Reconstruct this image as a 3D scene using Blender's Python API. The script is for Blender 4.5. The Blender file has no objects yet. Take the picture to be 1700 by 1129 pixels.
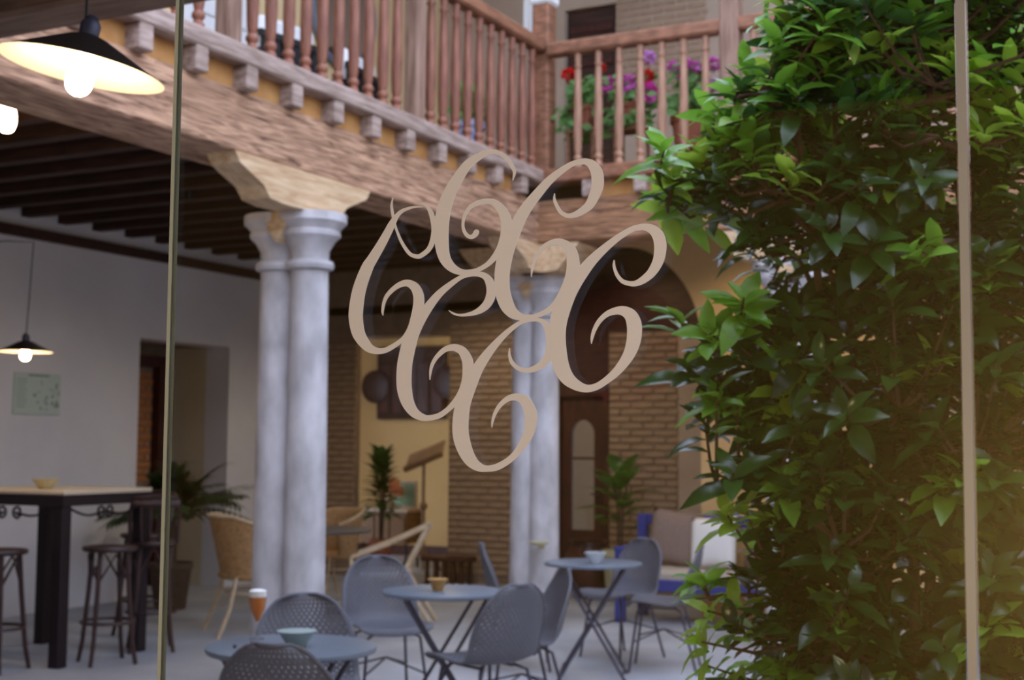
import bpy, bmesh, math, random
from mathutils import Vector, Matrix
R = random.Random(7)
sc = bpy.context.scene
C = sc.collection
PI = math.pi
rad = math.radians

# ------------------------------------------------------------ camera
HEAD, PITCH, ROLL, EYE = rad(27.3), rad(4.5), rad(0.45), 1.5
fwd = Vector((-math.sin(HEAD) * math.cos(PITCH), math.cos(HEAD) * math.cos(PITCH), math.sin(PITCH)))
rgt = Vector((math.cos(HEAD), math.sin(HEAD), 0))
upv = rgt.cross(fwd)
r2 = rgt * math.cos(ROLL) + upv * math.sin(ROLL)
u2 = upv * math.cos(ROLL) - rgt * math.sin(ROLL)
cam = bpy.data.objects.new('camera', bpy.data.cameras.new('camera'))
C.objects.link(cam)
m = Matrix((r2, u2, -fwd)).transposed().to_4x4()
m.translation = (0, 0, EYE)
cam.matrix_world = m
cam.data.sensor_width = 36
cam.data.lens = 2230 / 1700 * 36
cam.data.clip_start = 0.05
cam.data.dof.use_dof = True
cam.data.dof.focus_distance = 1.6
cam.data.dof.aperture_fstop = 8.5
sc.camera = cam

# ------------------------------------------------------------ sky, exposure
w = bpy.data.worlds.new('sky'); sc.world = w; w.use_nodes = True
bg = w.node_tree.nodes['Background']
bg.inputs[0].default_value = (0.67, 0.755, 1.0, 1)
bg.inputs[1].default_value = 1.7
sc.view_settings.view_transform = 'Standard'
sc.view_settings.look = 'None'
sc.view_settings.gamma = 1
sc.view_settings.use_curve_mapping = False
sc.view_settings.exposure = 1.25
sc.cycles.max_bounces = 8
sc.cycles.diffuse_bounces = 4
sc.cycles.transparent_max_bounces = 12
sc.cycles.caustics_reflective = False
sc.cycles.caustics_refractive = False
sc.cycles.sample_clamp_indirect = 4

# ------------------------------------------------------------ materials
def lin(c):
    return tuple(((v / 255) / 12.92 if v / 255 < 0.04045 else ((v / 255 + 0.055) / 1.055) ** 2.4) for v in c) + (1,)
MATS = {}
def mat(name, c1, c2=None, scale=4.0, stretch=(1, 1, 1), rough=0.7, metal=0.0, bump=0.0, spec=0.4, detail=6, trans=0.0, ramp=(0.35, 0.65), dist=0.0, crack=None):
    if name in MATS: return MATS[name]
    M = bpy.data.materials.new(name); M.use_nodes = True
    nt = M.node_tree; b = nt.nodes['Principled BSDF']
    b.inputs['Base Color'].default_value = lin(c1)
    b.inputs['Roughness'].default_value = rough
    b.inputs['Metallic'].default_value = metal
    b.inputs['Specular IOR Level'].default_value = spec
    if trans: b.inputs['Transmission Weight'].default_value = trans
    if c2:
        tc = nt.nodes.new('ShaderNodeTexCoord'); mp = nt.nodes.new('ShaderNodeMapping')
        mp.inputs['Scale'].default_value = stretch
        no = nt.nodes.new('ShaderNodeTexNoise'); no.inputs['Scale'].default_value = scale
        no.inputs['Detail'].default_value = detail; no.inputs['Distortion'].default_value = dist
        cr = nt.nodes.new('ShaderNodeValToRGB')
        cr.color_ramp.elements[0].position = ramp[0]; cr.color_ramp.elements[1].position = ramp[1]
        cr.color_ramp.elements[0].color = lin(c1); cr.color_ramp.elements[1].color = lin(c2)
        if crack:
            e = cr.color_ramp.elements.new(crack[1]); e.color = lin(crack[0])
        L = nt.links.new
        L(tc.outputs['Object'], mp.inputs[0]); L(mp.outputs[0], no.inputs['Vector'])
        L(no.outputs['Fac'], cr.inputs[0]); L(cr.outputs[0], b.inputs['Base Color'])
        if bump:
            bp = nt.nodes.new('ShaderNodeBump'); bp.inputs['Strength'].default_value = bump; bp.inputs['Distance'].default_value = 0.01
            L(no.outputs['Fac'], bp.inputs['Height']); L(bp.outputs[0], b.inputs['Normal'])
    MATS[name] = M
    return M
def emit(name, c, s):
    M = bpy.data.materials.new(name); M.use_nodes = True
    b = M.node_tree.nodes['Principled BSDF']
    b.inputs['Base Color'].default_value = lin(c)
    b.inputs['Emission Color'].default_value = lin(c); b.inputs['Emission Strength'].default_value = s
    return M
def leafmat(name, c1, c2, rough=0.35):
    M = mat(name, c1, c2, scale=9, rough=rough, spec=0.7)
    nt = M.node_tree; b = nt.nodes['Principled BSDF']
    tr = nt.nodes.new('ShaderNodeBsdfTranslucent'); mx = nt.nodes.new('ShaderNodeMixShader'); mx.inputs[0].default_value = 0.35
    cr = [n for n in nt.nodes if n.type == 'VALTORGB'][0]
    hs = nt.nodes.new('ShaderNodeHueSaturation'); hs.inputs['Value'].default_value = 1.7; hs.inputs['Hue'].default_value = 0.485
    out = nt.nodes['Material Output']
    nt.links.new(cr.outputs[0], hs.inputs['Color']); nt.links.new(hs.outputs[0], tr.inputs[0])
    nt.links.new(b.outputs[0], mx.inputs[1]); nt.links.new(tr.outputs[0], mx.inputs[2]); nt.links.new(mx.outputs[0], out.inputs[0])
    return M
beam_y = mat('weathered_beam_y', (140, 104, 80), (206, 164, 132), 2.2, (10, 1.3, 20), 0.85, bump=0.9, detail=12, ramp=(0.40, 0.64), dist=1.6, crack=((70, 46, 36), 0.30))
beam_x = mat('weathered_beam_x', (122, 86, 62), (186, 138, 102), 2.2, (1.3, 10, 20), 0.85, bump=0.9, detail=12, ramp=(0.40, 0.64), dist=1.6, crack=((62, 40, 30), 0.30))
sill_m = mat('sill_wood', (132, 110, 98), (184, 162, 150), 4.0, (4, 1, 8), 0.8, bump=0.3)
rail_m = mat('rail_wood', (118, 78, 56), (158, 108, 80), 4.0, (3, 1, 8), 0.6, bump=0.2)
post_m = mat('post_wood', (120, 90, 74), (160, 128, 110), 4.0, (8, 8, 0.8), 0.75, bump=0.3)
bal_m = mat('baluster_wood', (118, 70, 52), (152, 98, 76), 5.0, (6, 6, 1), 0.5)
balb_m = mat('baluster_wood_light', (150, 108, 84), (180, 138, 112), 5.0, (6, 6, 1), 0.6)
corbel_m = mat('corbel_wood', (188, 152, 114), (218, 190, 154), 4.0, (6, 1.0, 8), 0.8, bump=0.4, dist=0.5)
ochre_fill = mat('ochre_fill', (176, 124, 70), (200, 150, 92), 6, (1, 1, 1), 0.9)
dark_wood = mat('dark_wood', (46, 28, 20), (70, 44, 32), 4, (1, 6, 6), 0.7, bump=0.2)
door_wood = mat('door_wood', (52, 24, 18), (80, 38, 26), 4, (6, 6, 1), 0.5)
white_pl = mat('white_plaster', (208, 206, 210), (218, 216, 218), 1.5, (1, 1, 1), 0.9, bump=0.08)
cream_pl = mat('cream_plaster', (196, 180, 150), (208, 194, 166), 1.5, (1, 1, 1), 0.9)
ochre_pl = mat('ochre_plaster', (206, 166, 112), (218, 182, 130), 1.2, (1, 1, 1), 0.9, bump=0.08)
yellow_pl = mat('yellow_plaster', (212, 172, 92), (224, 186, 108), 1.5, (1, 1, 1), 0.9)
room_pl = mat('room_plaster', (208, 172, 112), (216, 182, 124), 1.5, (1, 1, 1), 0.9)
greypl = mat('grey_plaster', (176, 152, 132), (190, 168, 146), 1.5, (1, 1, 1), 0.9)
stone = mat('column_stone', (168, 164, 166), (206, 202, 206), 7, (1, 1, 0.5), 0.8, bump=0.3, detail=8)
floor_m = mat('floor_stone', (148, 150, 156), (174, 176, 182), 1.4, (1, 1, 1), 0.55, bump=0.05)
brick_m = mat('brick_clay', (150, 122, 98), (176, 148, 120), 5, (1, 1, 1), 0.9, bump=0.2)
brick_o = mat('brick_orange', (178, 110, 58), (196, 128, 72), 5, (1, 1, 1), 0.9, bump=0.2)
mortar_m = mat('mortar', (128, 108, 92), (146, 124, 106), 8, (1, 1, 1), 0.95)
chair_m = mat('chair_grey', (88, 90, 100), rough=0.5, spec=0.4)
chrome_m = mat('chair_leg_metal', (62, 64, 82), rough=0.4, metal=0.3)
table_m = mat('table_bluegrey', (100, 112, 126), rough=0.35, spec=0.5)
iron_m = mat('dark_iron', (40, 30, 32), rough=0.5, metal=0.3)
bent_m = mat('bentwood_dark', (52, 34, 32), (68, 46, 42), 6, (3, 3, 1), 0.45)
rattan_m = mat('rattan', (150, 112, 74), (184, 146, 102), 40, (1, 1, 1), 0.7, bump=0.5)
palewood_m = mat('pale_wood', (186, 160, 128), (206, 184, 154), 8, (1, 1, 4), 0.6)
cream_top = mat('cream_tabletop', (206, 190, 166), rough=0.4)
china_m = mat('white_china', (206, 212, 216), rough=0.2, spec=0.6)
celadon_m = mat('celadon_china', (150, 170, 168), rough=0.3, spec=0.6)
cream_ch = mat('cream_china', (190, 180, 140), rough=0.4)
woodbowl = mat('wood_bowl', (170, 128, 74), rough=0.5)
terra_m = mat('terracotta', (150, 86, 66), (168, 102, 80), 8, rough=0.85)
blue_m = mat('blue_paint', (44, 56, 130), rough=0.5)
taupe_m = mat('taupe_fabric', (124, 104, 96), (138, 118, 108), 60, rough=0.95)
whitecl = mat('white_cloth', (232, 230, 228), rough=0.9)
blackm = mat('black_metal', (22, 22, 28), rough=0.5)
shade_out = mat('shade_outside', (40, 32, 26), rough=0.5)
shade_in = mat('shade_inside', (246, 236, 214), rough=0.5)
orange = mat('orange_disc', (196, 96, 46), rough=0.5)
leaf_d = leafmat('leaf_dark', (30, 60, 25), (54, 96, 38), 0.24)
leaf_l = leafmat('leaf_lit', (90, 148, 44), (130, 184, 70), 0.33)  # brighter green that paints light into the shrub's top and left
leaf_y = leafmat('leaf_young_lit', (126, 168, 48), (150, 186, 70), 0.4)  # new-leaf tone, also used to paint in lit foliage
leaf_p = leafmat('leaf_palm', (40, 58, 26), (62, 84, 36), 0.5)
leaf_g = leafmat('leaf_geranium', (88, 138, 70), (132, 176, 96), 0.6)
bark = mat('bark', (66, 48, 36), (92, 70, 52), 14, (4, 4, 1), 0.9)
bulb_m = emit('bulb_glow', (255, 226, 170), 30)
bulb_s = emit('bulb_glow_soft', (255, 224, 176), 16)
# thin pane: clear with a Fresnel mirror coat
def glassmat(name, tint, gloss=1.0):
    M = bpy.data.materials.new(name); M.use_nodes = True
    nt = M.node_tree; nt.nodes.remove(nt.nodes['Principled BSDF'])
    t = nt.nodes.new('ShaderNodeBsdfTransparent'); t.inputs[0].default_value = tint
    g = nt.nodes.new('ShaderNodeBsdfGlossy'); g.inputs['Roughness'].default_value = 0.0
    f = nt.nodes.new('ShaderNodeFresnel'); ge = nt.nodes.new('ShaderNodeNewGeometry')
    ma = nt.nodes.new('ShaderNodeMath'); ma.operation = 'MULTIPLY_ADD'; ma.inputs[1].default_value = 1 / 1.5 - 1.5; ma.inputs[2].default_value = 1.5
    nt.links.new(ge.outputs['Backfacing'], ma.inputs[0]); nt.links.new(ma.outputs[0], f.inputs['IOR'])
    x = nt.nodes.new('ShaderNodeMixShader')
    nt.links.new(f.outputs[0], x.inputs[0]); nt.links.new(t.outputs[0], x.inputs[1]); nt.links.new(g.outputs[0], x.inputs[2])
    nt.links.new(x.outputs[0], nt.nodes['Material Output'].inputs[0])
    return M
pane_m = glassmat('pane_glass', (0.985, 0.99, 0.985, 1))
clear_m = glassmat('clear_glass', (0.96, 0.97, 0.97, 1))
edge_m = mat('glass_edge', (182, 190, 180), rough=0.15, spec=0.8)
edge2_m = mat('glass_joint', (150, 148, 146), rough=0.2, spec=0.8)
beer_m = mat('beer', (196, 110, 24), rough=0.1, spec=0.5)
vinyl_m = mat('frosted_vinyl', (222, 218, 222), rough=0.8, spec=0.2)

# ------------------------------------------------------------ mesh helpers
class MB:
    def __init__(s): s.v = []; s.f = []
    def add(s, vs, fs):
        n = len(s.v); s.v += [tuple(p) for p in vs]; s.f += [tuple(i + n for i in f) for f in fs]; return s
    def box(s, x0, x1, y0, y1, z0, z1):
        return s.add([(x0, y0, z0), (x1, y0, z0), (x1, y1, z0), (x0, y1, z0), (x0, y0, z1), (x1, y0, z1), (x1, y1, z1), (x0, y1, z1)],
                     [(0, 3, 2, 1), (4, 5, 6, 7), (0, 1, 5, 4), (1, 2, 6, 5), (2, 3, 7, 6), (3, 0, 4, 7)])
    def cbox(s, x0, x1, y0, y1, z0, z1, b=0.01):
        # box with chamfered edges
        bm = bmesh.new(); bmesh.ops.create_cube(bm, size=1)
        for v in bm.verts: v.co = ((x0 + x1) / 2 + v.co.x * (x1 - x0), (y0 + y1) / 2 + v.co.y * (y1 - y0), (z0 + z1) / 2 + v.co.z * (z1 - z0))
        bmesh.ops.bevel(bm, geom=bm.edges[:], offset=b, segments=1, affect='EDGES')
        bm.verts.index_update()
        s.add([v.co[:] for v in bm.verts], [[v.index for v in f.verts] for f in bm.faces]); bm.free(); return s
    def tube(s, pts, r, n=8, cap=True, closed=False):
        pts = [Vector(p) for p in pts]; k = len(pts); rr = r if isinstance(r, (list, tuple)) else [r] * k
        vs = []; ref = None
        for i, p in enumerate(pts):
            if closed: t = (pts[(i + 1) % k] - pts[i - 1])
            else: t = pts[min(i + 1, k - 1)] - pts[max(i - 1, 0)]
            t = t.normalized() if t.length > 1e-9 else Vector((0, 0, 1))
            if ref is None: ref = Vector((0, 0, 1)) if abs(t.z) < 0.9 else Vector((1, 0, 0))
            a = t.cross(ref).normalized(); b = a.cross(t).normalized(); ref = b
            for j in range(n):
                q = 2 * PI * j / n; vs.append(p + (a * math.cos(q) + b * math.sin(q)) * rr[i])
        fs = []
        for i in range(k if closed else k - 1):
            i2 = (i + 1) % k
            for j in range(n):
                fs.append((i * n + j, i * n + (j + 1) % n, i2 * n + (j + 1) % n, i2 * n + j))
        if cap and not closed: fs += [tuple(range(n - 1, -1, -1)), tuple((k - 1) * n + j for j in range(n))]
        return s.add(vs, fs)
    def lathe(s, prof, n=20, c=(0, 0, 0), cap=True):
        vs = []; k = len(prof)
        for r, z in prof:
            for j in range(n):
                q = 2 * PI * j / n; vs.append((c[0] + r * math.cos(q), c[1] + r * math.sin(q), c[2] + z))
        fs = [(i * n + j, i * n + (j + 1) % n, (i + 1) * n + (j + 1) % n, (i + 1) * n + j) for i in range(k - 1) for j in range(n)]
        if cap: fs += [tuple(range(n - 1, -1, -1)), tuple((k - 1) * n + j for j in range(n))]
        return s.add(vs, fs)
    def prism(s, poly, ax, a0, a1):
        # polygon in the two other axes, extruded along axis ax from a0 to a1
        def P(p, a):
            return {'x': (a, p[0], p[1]), 'y': (p[0], a, p[1]), 'z': (p[0], p[1], a)}[ax]
        n = len(poly)
        vs = [P(p, a0) for p in poly] + [P(p, a1) for p in poly]
        fs = [tuple(range(n)), tuple(range(2 * n - 1, n - 1, -1))] + [(i, n + i, n + (i + 1) % n, (i + 1) % n) for i in range(n)]
        return s.add(vs, fs)
    def ball(s, c, r, n=10, k=7, sz=1.0):
        prof = [(max(0.001, r * math.sin(PI * i / k)), -r * sz * math.cos(PI * i / k)) for i in range(k + 1)]
        return s.lathe(prof, n, c, cap=False)
    def leaf(s, base, d, upn, L, W, droop=0.25, seg=4, fold=0.25):
        d = Vector(d).normalized(); side = d.cross(Vector(upn))
        side = side.normalized() if side.length > 1e-5 else Vector((1, 0, 0))
        nn = side.cross(d).normalized(); vs = []
        for i in range(seg + 1):
            t = i / seg; wv = W * 0.5 * (math.sin(PI * min(1, t ** 0.9)) ** 0.62 + 0.02) if 0 < t < 1 else W * 0.03
            p = Vector(base) + d * (L * t) - nn * (droop * L * t * t)
            vs += [p - side * wv + nn * (wv * fold), p, p + side * wv + nn * (wv * fold)]
        fs = []
        for i in range(seg):
            a = i * 3; fs += [(a, a + 1, a + 4, a + 3), (a + 1, a + 2, a + 5, a + 4)]
        return s.add(vs, fs)
    def mesh(s, name, smooth=35):
        me = bpy.data.meshes.new(name); me.from_pydata(s.v, [], s.f); me.update()
        bm = bmesh.new(); bm.from_mesh(me); bmesh.ops.recalc_face_normals(bm, faces=bm.faces[:]); bm.to_mesh(me); bm.free()
        if smooth:
            me.polygons.foreach_set('use_smooth', [True] * len(me.polygons)); me.set_sharp_from_angle(angle=rad(smooth))
        return me
    def build(s, name, m, parent=None, smooth=35, loc=None):
        me = s.mesh(name, smooth); me.materials.append(m)
        return link(name, me, parent, loc)
def link(name, me, parent=None, loc=None):
    o = bpy.data.objects.new(name, me); C.objects.link(o)
    if parent: o.parent = parent
    if loc: o.location = loc
    return o
def tag(o, label=None, cat=None, group=None, kind=None):
    if label: o['label'] = label
    if cat: o['category'] = cat
    if group: o['group'] = group
    if kind: o['kind'] = kind
    return o
def thing(name, label, cat, loc=(0, 0, 0), rz=0, group=None):
    o = bpy.data.objects.new(name, None); C.objects.link(o); o.location = loc; o.rotation_euler = (0, 0, rz)
    o.empty_display_size = 0.1
    return tag(o, label, cat, group)
def struct(name, mb, m, label, parent=None, smooth=0):
    o = mb.build(name, m, parent, smooth)
    if not parent: tag(o, label, name.split('_')[0], kind='structure')
    return o
def copy_tree(o, parent=None):
    c = o.copy(); C.objects.link(c); c.parent = parent
    for ch in list(o.children): copy_tree(ch, c)
    return c
def dup(o, loc, rz, label):
    c = copy_tree(o); c.location = loc; c.rotation_euler = (0, 0, rz); c['label'] = label; return c
def lamp(name, loc, power, col, r=0.05):
    l = bpy.data.lights.new(name, 'POINT'); l.energy = power; l.color = col; l.shadow_soft_size = r
    o = bpy.data.objects.new(name, l); C.objects.link(o); o.location = loc; return o
def spot(name, loc, power, col):
    l = bpy.data.lights.new(name, 'SPOT'); l.energy = power; l.color = col; l.shadow_soft_size = 0.05; l.spot_size = rad(150); l.spot_blend = 0.6
    o = bpy.data.objects.new(name, l); C.objects.link(o); o.location = loc; return o
WARM = (1.0, 0.72, 0.42)

# ------------------------------------------------------------ the setting
XL, YB, XW, YN = -4.76, 9.68, -9.2, 13.0
struct('floor', MB().box(-12, 4, -3, 18, -0.2, 0), floor_m, 'pale grey stone floor of the courtyard and galleries')
wl = MB().box(XW - 0.3, XW, -3, 9.93, 0, 3.62).box(XW - 0.3, XW, 11.27, YN, 0, 3.62).box(XW - 0.3, XW, 9.93, 11.27, 2.52, 3.62)
struct('wall_left', wl, white_pl, 'white plaster wall of the left gallery behind the bar table')
struct('trim_1', MB().box(XW, XW + 0.07, 1.4, YN, 3.29, 3.38), dark_wood, 'thin dark beam running along the top of the white left wall')
# recess in the left wall
tag(MB().box(-9.95, XW - 0.3, 11.27, 11.5, 0, 2.7).box(-9.5, XW, 11.271, 11.28, 0, 2.52).build('wall_recess', cream_pl, smooth=0), 'cream plaster side of the recess behind the palm', 'wall', kind='structure')
wr = struct('wall_recess_back', MB().box(-10.1, -9.98, 9.0, 11.4, 0, 2.7).box(-10.0, XW - 0.3, 8.9, 9.2, 0, 2.7).box(-10.0, XW - 0.3, 9.2, 11.4, 2.52, 2.7), mortar_m, 'brick wall at the back of the recess in the left gallery')
dfr = thing('door_1', 'dark red wooden door frame set in the recess of the left wall', 'door'); dfr['kind'] = 'structure'
MB().box(-9.98, -9.88, 10.98, 11.12, 0, 2.42).build('jamb', door_wood, dfr, 0)
MB().box(-9.98, -9.88, 9.9, 10.98, 2.30, 2.42).build('lintel', door_wood, dfr, 0)
# bricks ----------------------------------------------------------------
BR = {}
def brick_me(L, m):
    k = (round(L, 3), m.name)
    if k not in BR:
        BR[k] = MB().cbox(-L / 2, L / 2, -0.012, 0.012, -0.026, 0.026, 0.006).mesh('brick', 0); BR[k].materials.append(m)
    return BR[k]
def bricks(parent, a0, a1, z0, z1, plane, axis='x', m=brick_m, L=0.235, j=0.018, course=0.073, face=-1):
    row = 0; z = z0
    while z + 0.052 <= z1:
        a = a0; first = True
        while a < a1 - 0.03:
            l = L * 0.5 if (first and row % 2) else L
            first = False
            l = min(l, a1 - a)
            l = round(l / 0.0588) * 0.0588
            if l < 0.05: break
            o = link('brick', brick_me(l, m), parent)
            d = plane + face * (0.004 + R.uniform(-0.003, 0.003))
            if axis == 'x': o.location = (a + l / 2, d, z + 0.026)
            else: o.location = (d, a + l / 2, z + 0.026); o.rotation_euler = (0, 0, PI / 2)
            a += l + j
        row += 1; z += course
bricks(wr, 9.98, 10.96, 1.1, 2.28, -9.98, 'y', brick_o, face=1)
# north wall of the ground floor: pier, opening, brick wall, door, brick, plaster
wp = struct('wall_back_pier', MB().box(XW, -8.74, YN, YN + 0.1, 0, 3.62), mortar_m, 'narrow brick pier between the white wall and the warm lit opening')
bricks(wp, XW + 0.02, -8.75, 0.5, 2.7, YN)
wm = struct('wall_back_middle', MB().box(-7.49, -6.18, YN, YN + 0.4, 0, 3.62), mortar_m, 'brick wall between the warm lit opening and the dark door')
bricks(wm, -7.48, -6.6, 0.1, 2.9, YN)
wrt = struct('wall_back_right', MB().box(-5.56, -4.79, YN, YN + 0.4, 0, 2.72), mortar_m, 'brick wall behind the leafy potted plant right of the dark door')
bricks(wrt, -5.55, -4.80, 0.3, 2.7, YN)
struct('wall_back_lintel', MB().box(-6.18, -5.56, YN, YN + 0.4, 2.12, 3.62).box(-5.56, -3.9, YN - 0.04, YN + 0.4, 2.72, 3.62), dark_wood, 'dark wooden boarding above the dark door')
struct('wall_back_opening', MB().box(-8.74, -7.49, YN, YN + 0.4, 2.75, 3.62), mortar_m, 'wall above the warm lit opening')
struct('wall_back_plaster', MB().box(-4.79, 3, YN, YN + 0.3, 0, 2.72), greypl, 'grey plaster wall at the far right behind the shrub')
# warm back room
struct('wall_room_back', MB().box(-11, -6.5, 15.8, 16, 0, 3), room_pl, 'yellow plaster wall at the back of the warm lit room')
struct('wall_room_right', MB().box(-7.45, -7.3, YN + 0.4, 15.8, 0, 3), room_pl, 'yellow plaster side wall of the warm lit room')
struct('wall_room_left', MB().box(-11, -10.85, YN + 0.4, 15.8, 0, 3), room_pl, 'yellow plaster left wall of the warm lit room')
struct('ceiling_room', MB().box(-11, -6.5, YN, 16, 3.0, 3.1), dark_wood, 'dark ceiling of the warm lit room')
struct('baseboard_room', MB().box(-10.8, -7.46, 15.76, 15.8, 0, 0.14), door_wood, 'red-brown skirting board of the warm lit room')
lamp('room_lamp', (-8.3, 14.3, 2.85), 9, (1.0, 0.80, 0.48), 0.2)
# ochre arch wall in front of the back wall
arc = [(-4.99 + 0.95 * math.cos(q), 2.46 + 0.95 * math.sin(q)) for q in [PI / 2 * i / 16 for i in range(17)]]
struct('wall_arch', MB().prism([(-4.99, 3.62), (2.9, 3.62), (2.9, 0), (-4.04, 0)] + arc, 'y', 11.55, 11.8), ochre_pl, 'ochre plaster wall with a round arch at the far end of the courtyard', smooth=30)
struct('wall_right', MB().box(2.9, 3.2, -2.6, YN, 0, 4.6), cream_pl, 'cream plaster wall closing the right side of the courtyard')
# upper floor
struct('wall_upper_left', MB().box(-7.3, -7.1, 1.4, 12.2, 3.74, 7.0), mat('tan_plaster', (218, 188, 140), (226, 198, 152), 1.5, rough=0.9), 'beige plaster wall of the upper left gallery')
ub = struct('wall_upper_back', MB().box(-5.15, 3, 12.2, 12.4, 3.74, 7.0).box(-7.1, -5.72, 12.2, 12.4, 3.74, 7.0).box(-5.72, -5.15, 12.2, 12.4, 5.95, 7.0), greypl, 'wall of the upper back gallery behind the geraniums')
bricks(ub, -5.14, -4.2, 4.9, 6.1, 12.2)
ud = thing('door_2', 'dark wooden door of the upper back gallery beside the corner post', 'door'); ud['kind'] = 'structure'
MB().cbox(-5.72, -5.15, 12.27, 12.32, 3.74, 5.95, 0.01).build('leaf_board', dark_wood, ud, 0)
for z in (4.3, 4.85, 5.35, 5.7):
    MB().cbox(-5.68, -5.2, 12.25, 12.275, z, z + 0.09, 0.008).build('door_rail', door_wood, ud, 0)
struct('ceiling_left', MB().box(XW, XL + 0.0, 1.4, YN, 3.62, 3.74), dark_wood, 'dark board ceiling over the left gallery')
struct('ceiling_back', MB().box(XL, 2.9, YB + 0.02, YN, 3.621, 3.741), dark_wood, 'dark board ceiling over the back gallery')
struct('ceiling_roof', MB().box(XW, -5.3, 1.4, 12.4, 7.0, 7.15).box(-5.3, 2.9, YB + 0.6, 12.4, 7.0, 7.15), dark_wood, 'dark timber eaves over the upper galleries')
# the room in which the camera stands
struct('wall_front', MB().box(XW, -2.45, 1.35, 1.6, 0, 4.4).box(-2.45, 2.9, 1.35, 1.6, 2.7, 4.4).box(0.95, 2.9, 1.35, 1.6, 0, 2.7), white_pl, 'plaster wall that holds the glass doors')
struct('wall_south', MB().box(-6, 2.9, -2.8, -2.6, 0, 2.9), yellow_pl, 'yellow wall of the room behind the camera')
struct('wall_west', MB().box(-6.2, -6, -2.8, 1.35, 0, 2.9), ochre_pl, 'ochre side wall of the room behind the camera')
struct('ceiling_front', MB().box(-6.2, 2.9, -2.8, 1.6, 2.9, 3.0), dark_wood, 'dark ceiling of the room behind the camera')
lamp('room_wash_fill', (0.0, -1.95, 1.15), 36, (1.0, 0.88, 0.72), 0.15)  # unseen fill light added to brighten the wall mirrored in the glass
lamp('room_front_fill', (0.9, -0.2, 1.9), 20, (1.0, 0.95, 0.91), 0.15)  # unseen fill light added to light the monogram from the room side
for x, z, r in ((-2.25, 1.95, 0.27), (-4.1, 1.8, 0.22)):  # unseen discs added for the circles they mirror in the glass
    t = thing('mirrored_disc', 'round copper plate added on the wall behind the camera for its reflection, ' + ('nearer the glass joint' if x > -3 else 'farther along the wall'), 'disc', (x, -2.6, z))
    o = MB().lathe([(r, 0), (r, 0.02), (r * 0.85, 0.03), (r * 0.6, 0.015), (0.01, 0.012)], 28).build('dish', orange, t); o.rotation_euler = (-PI / 2, 0, 0)

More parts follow.
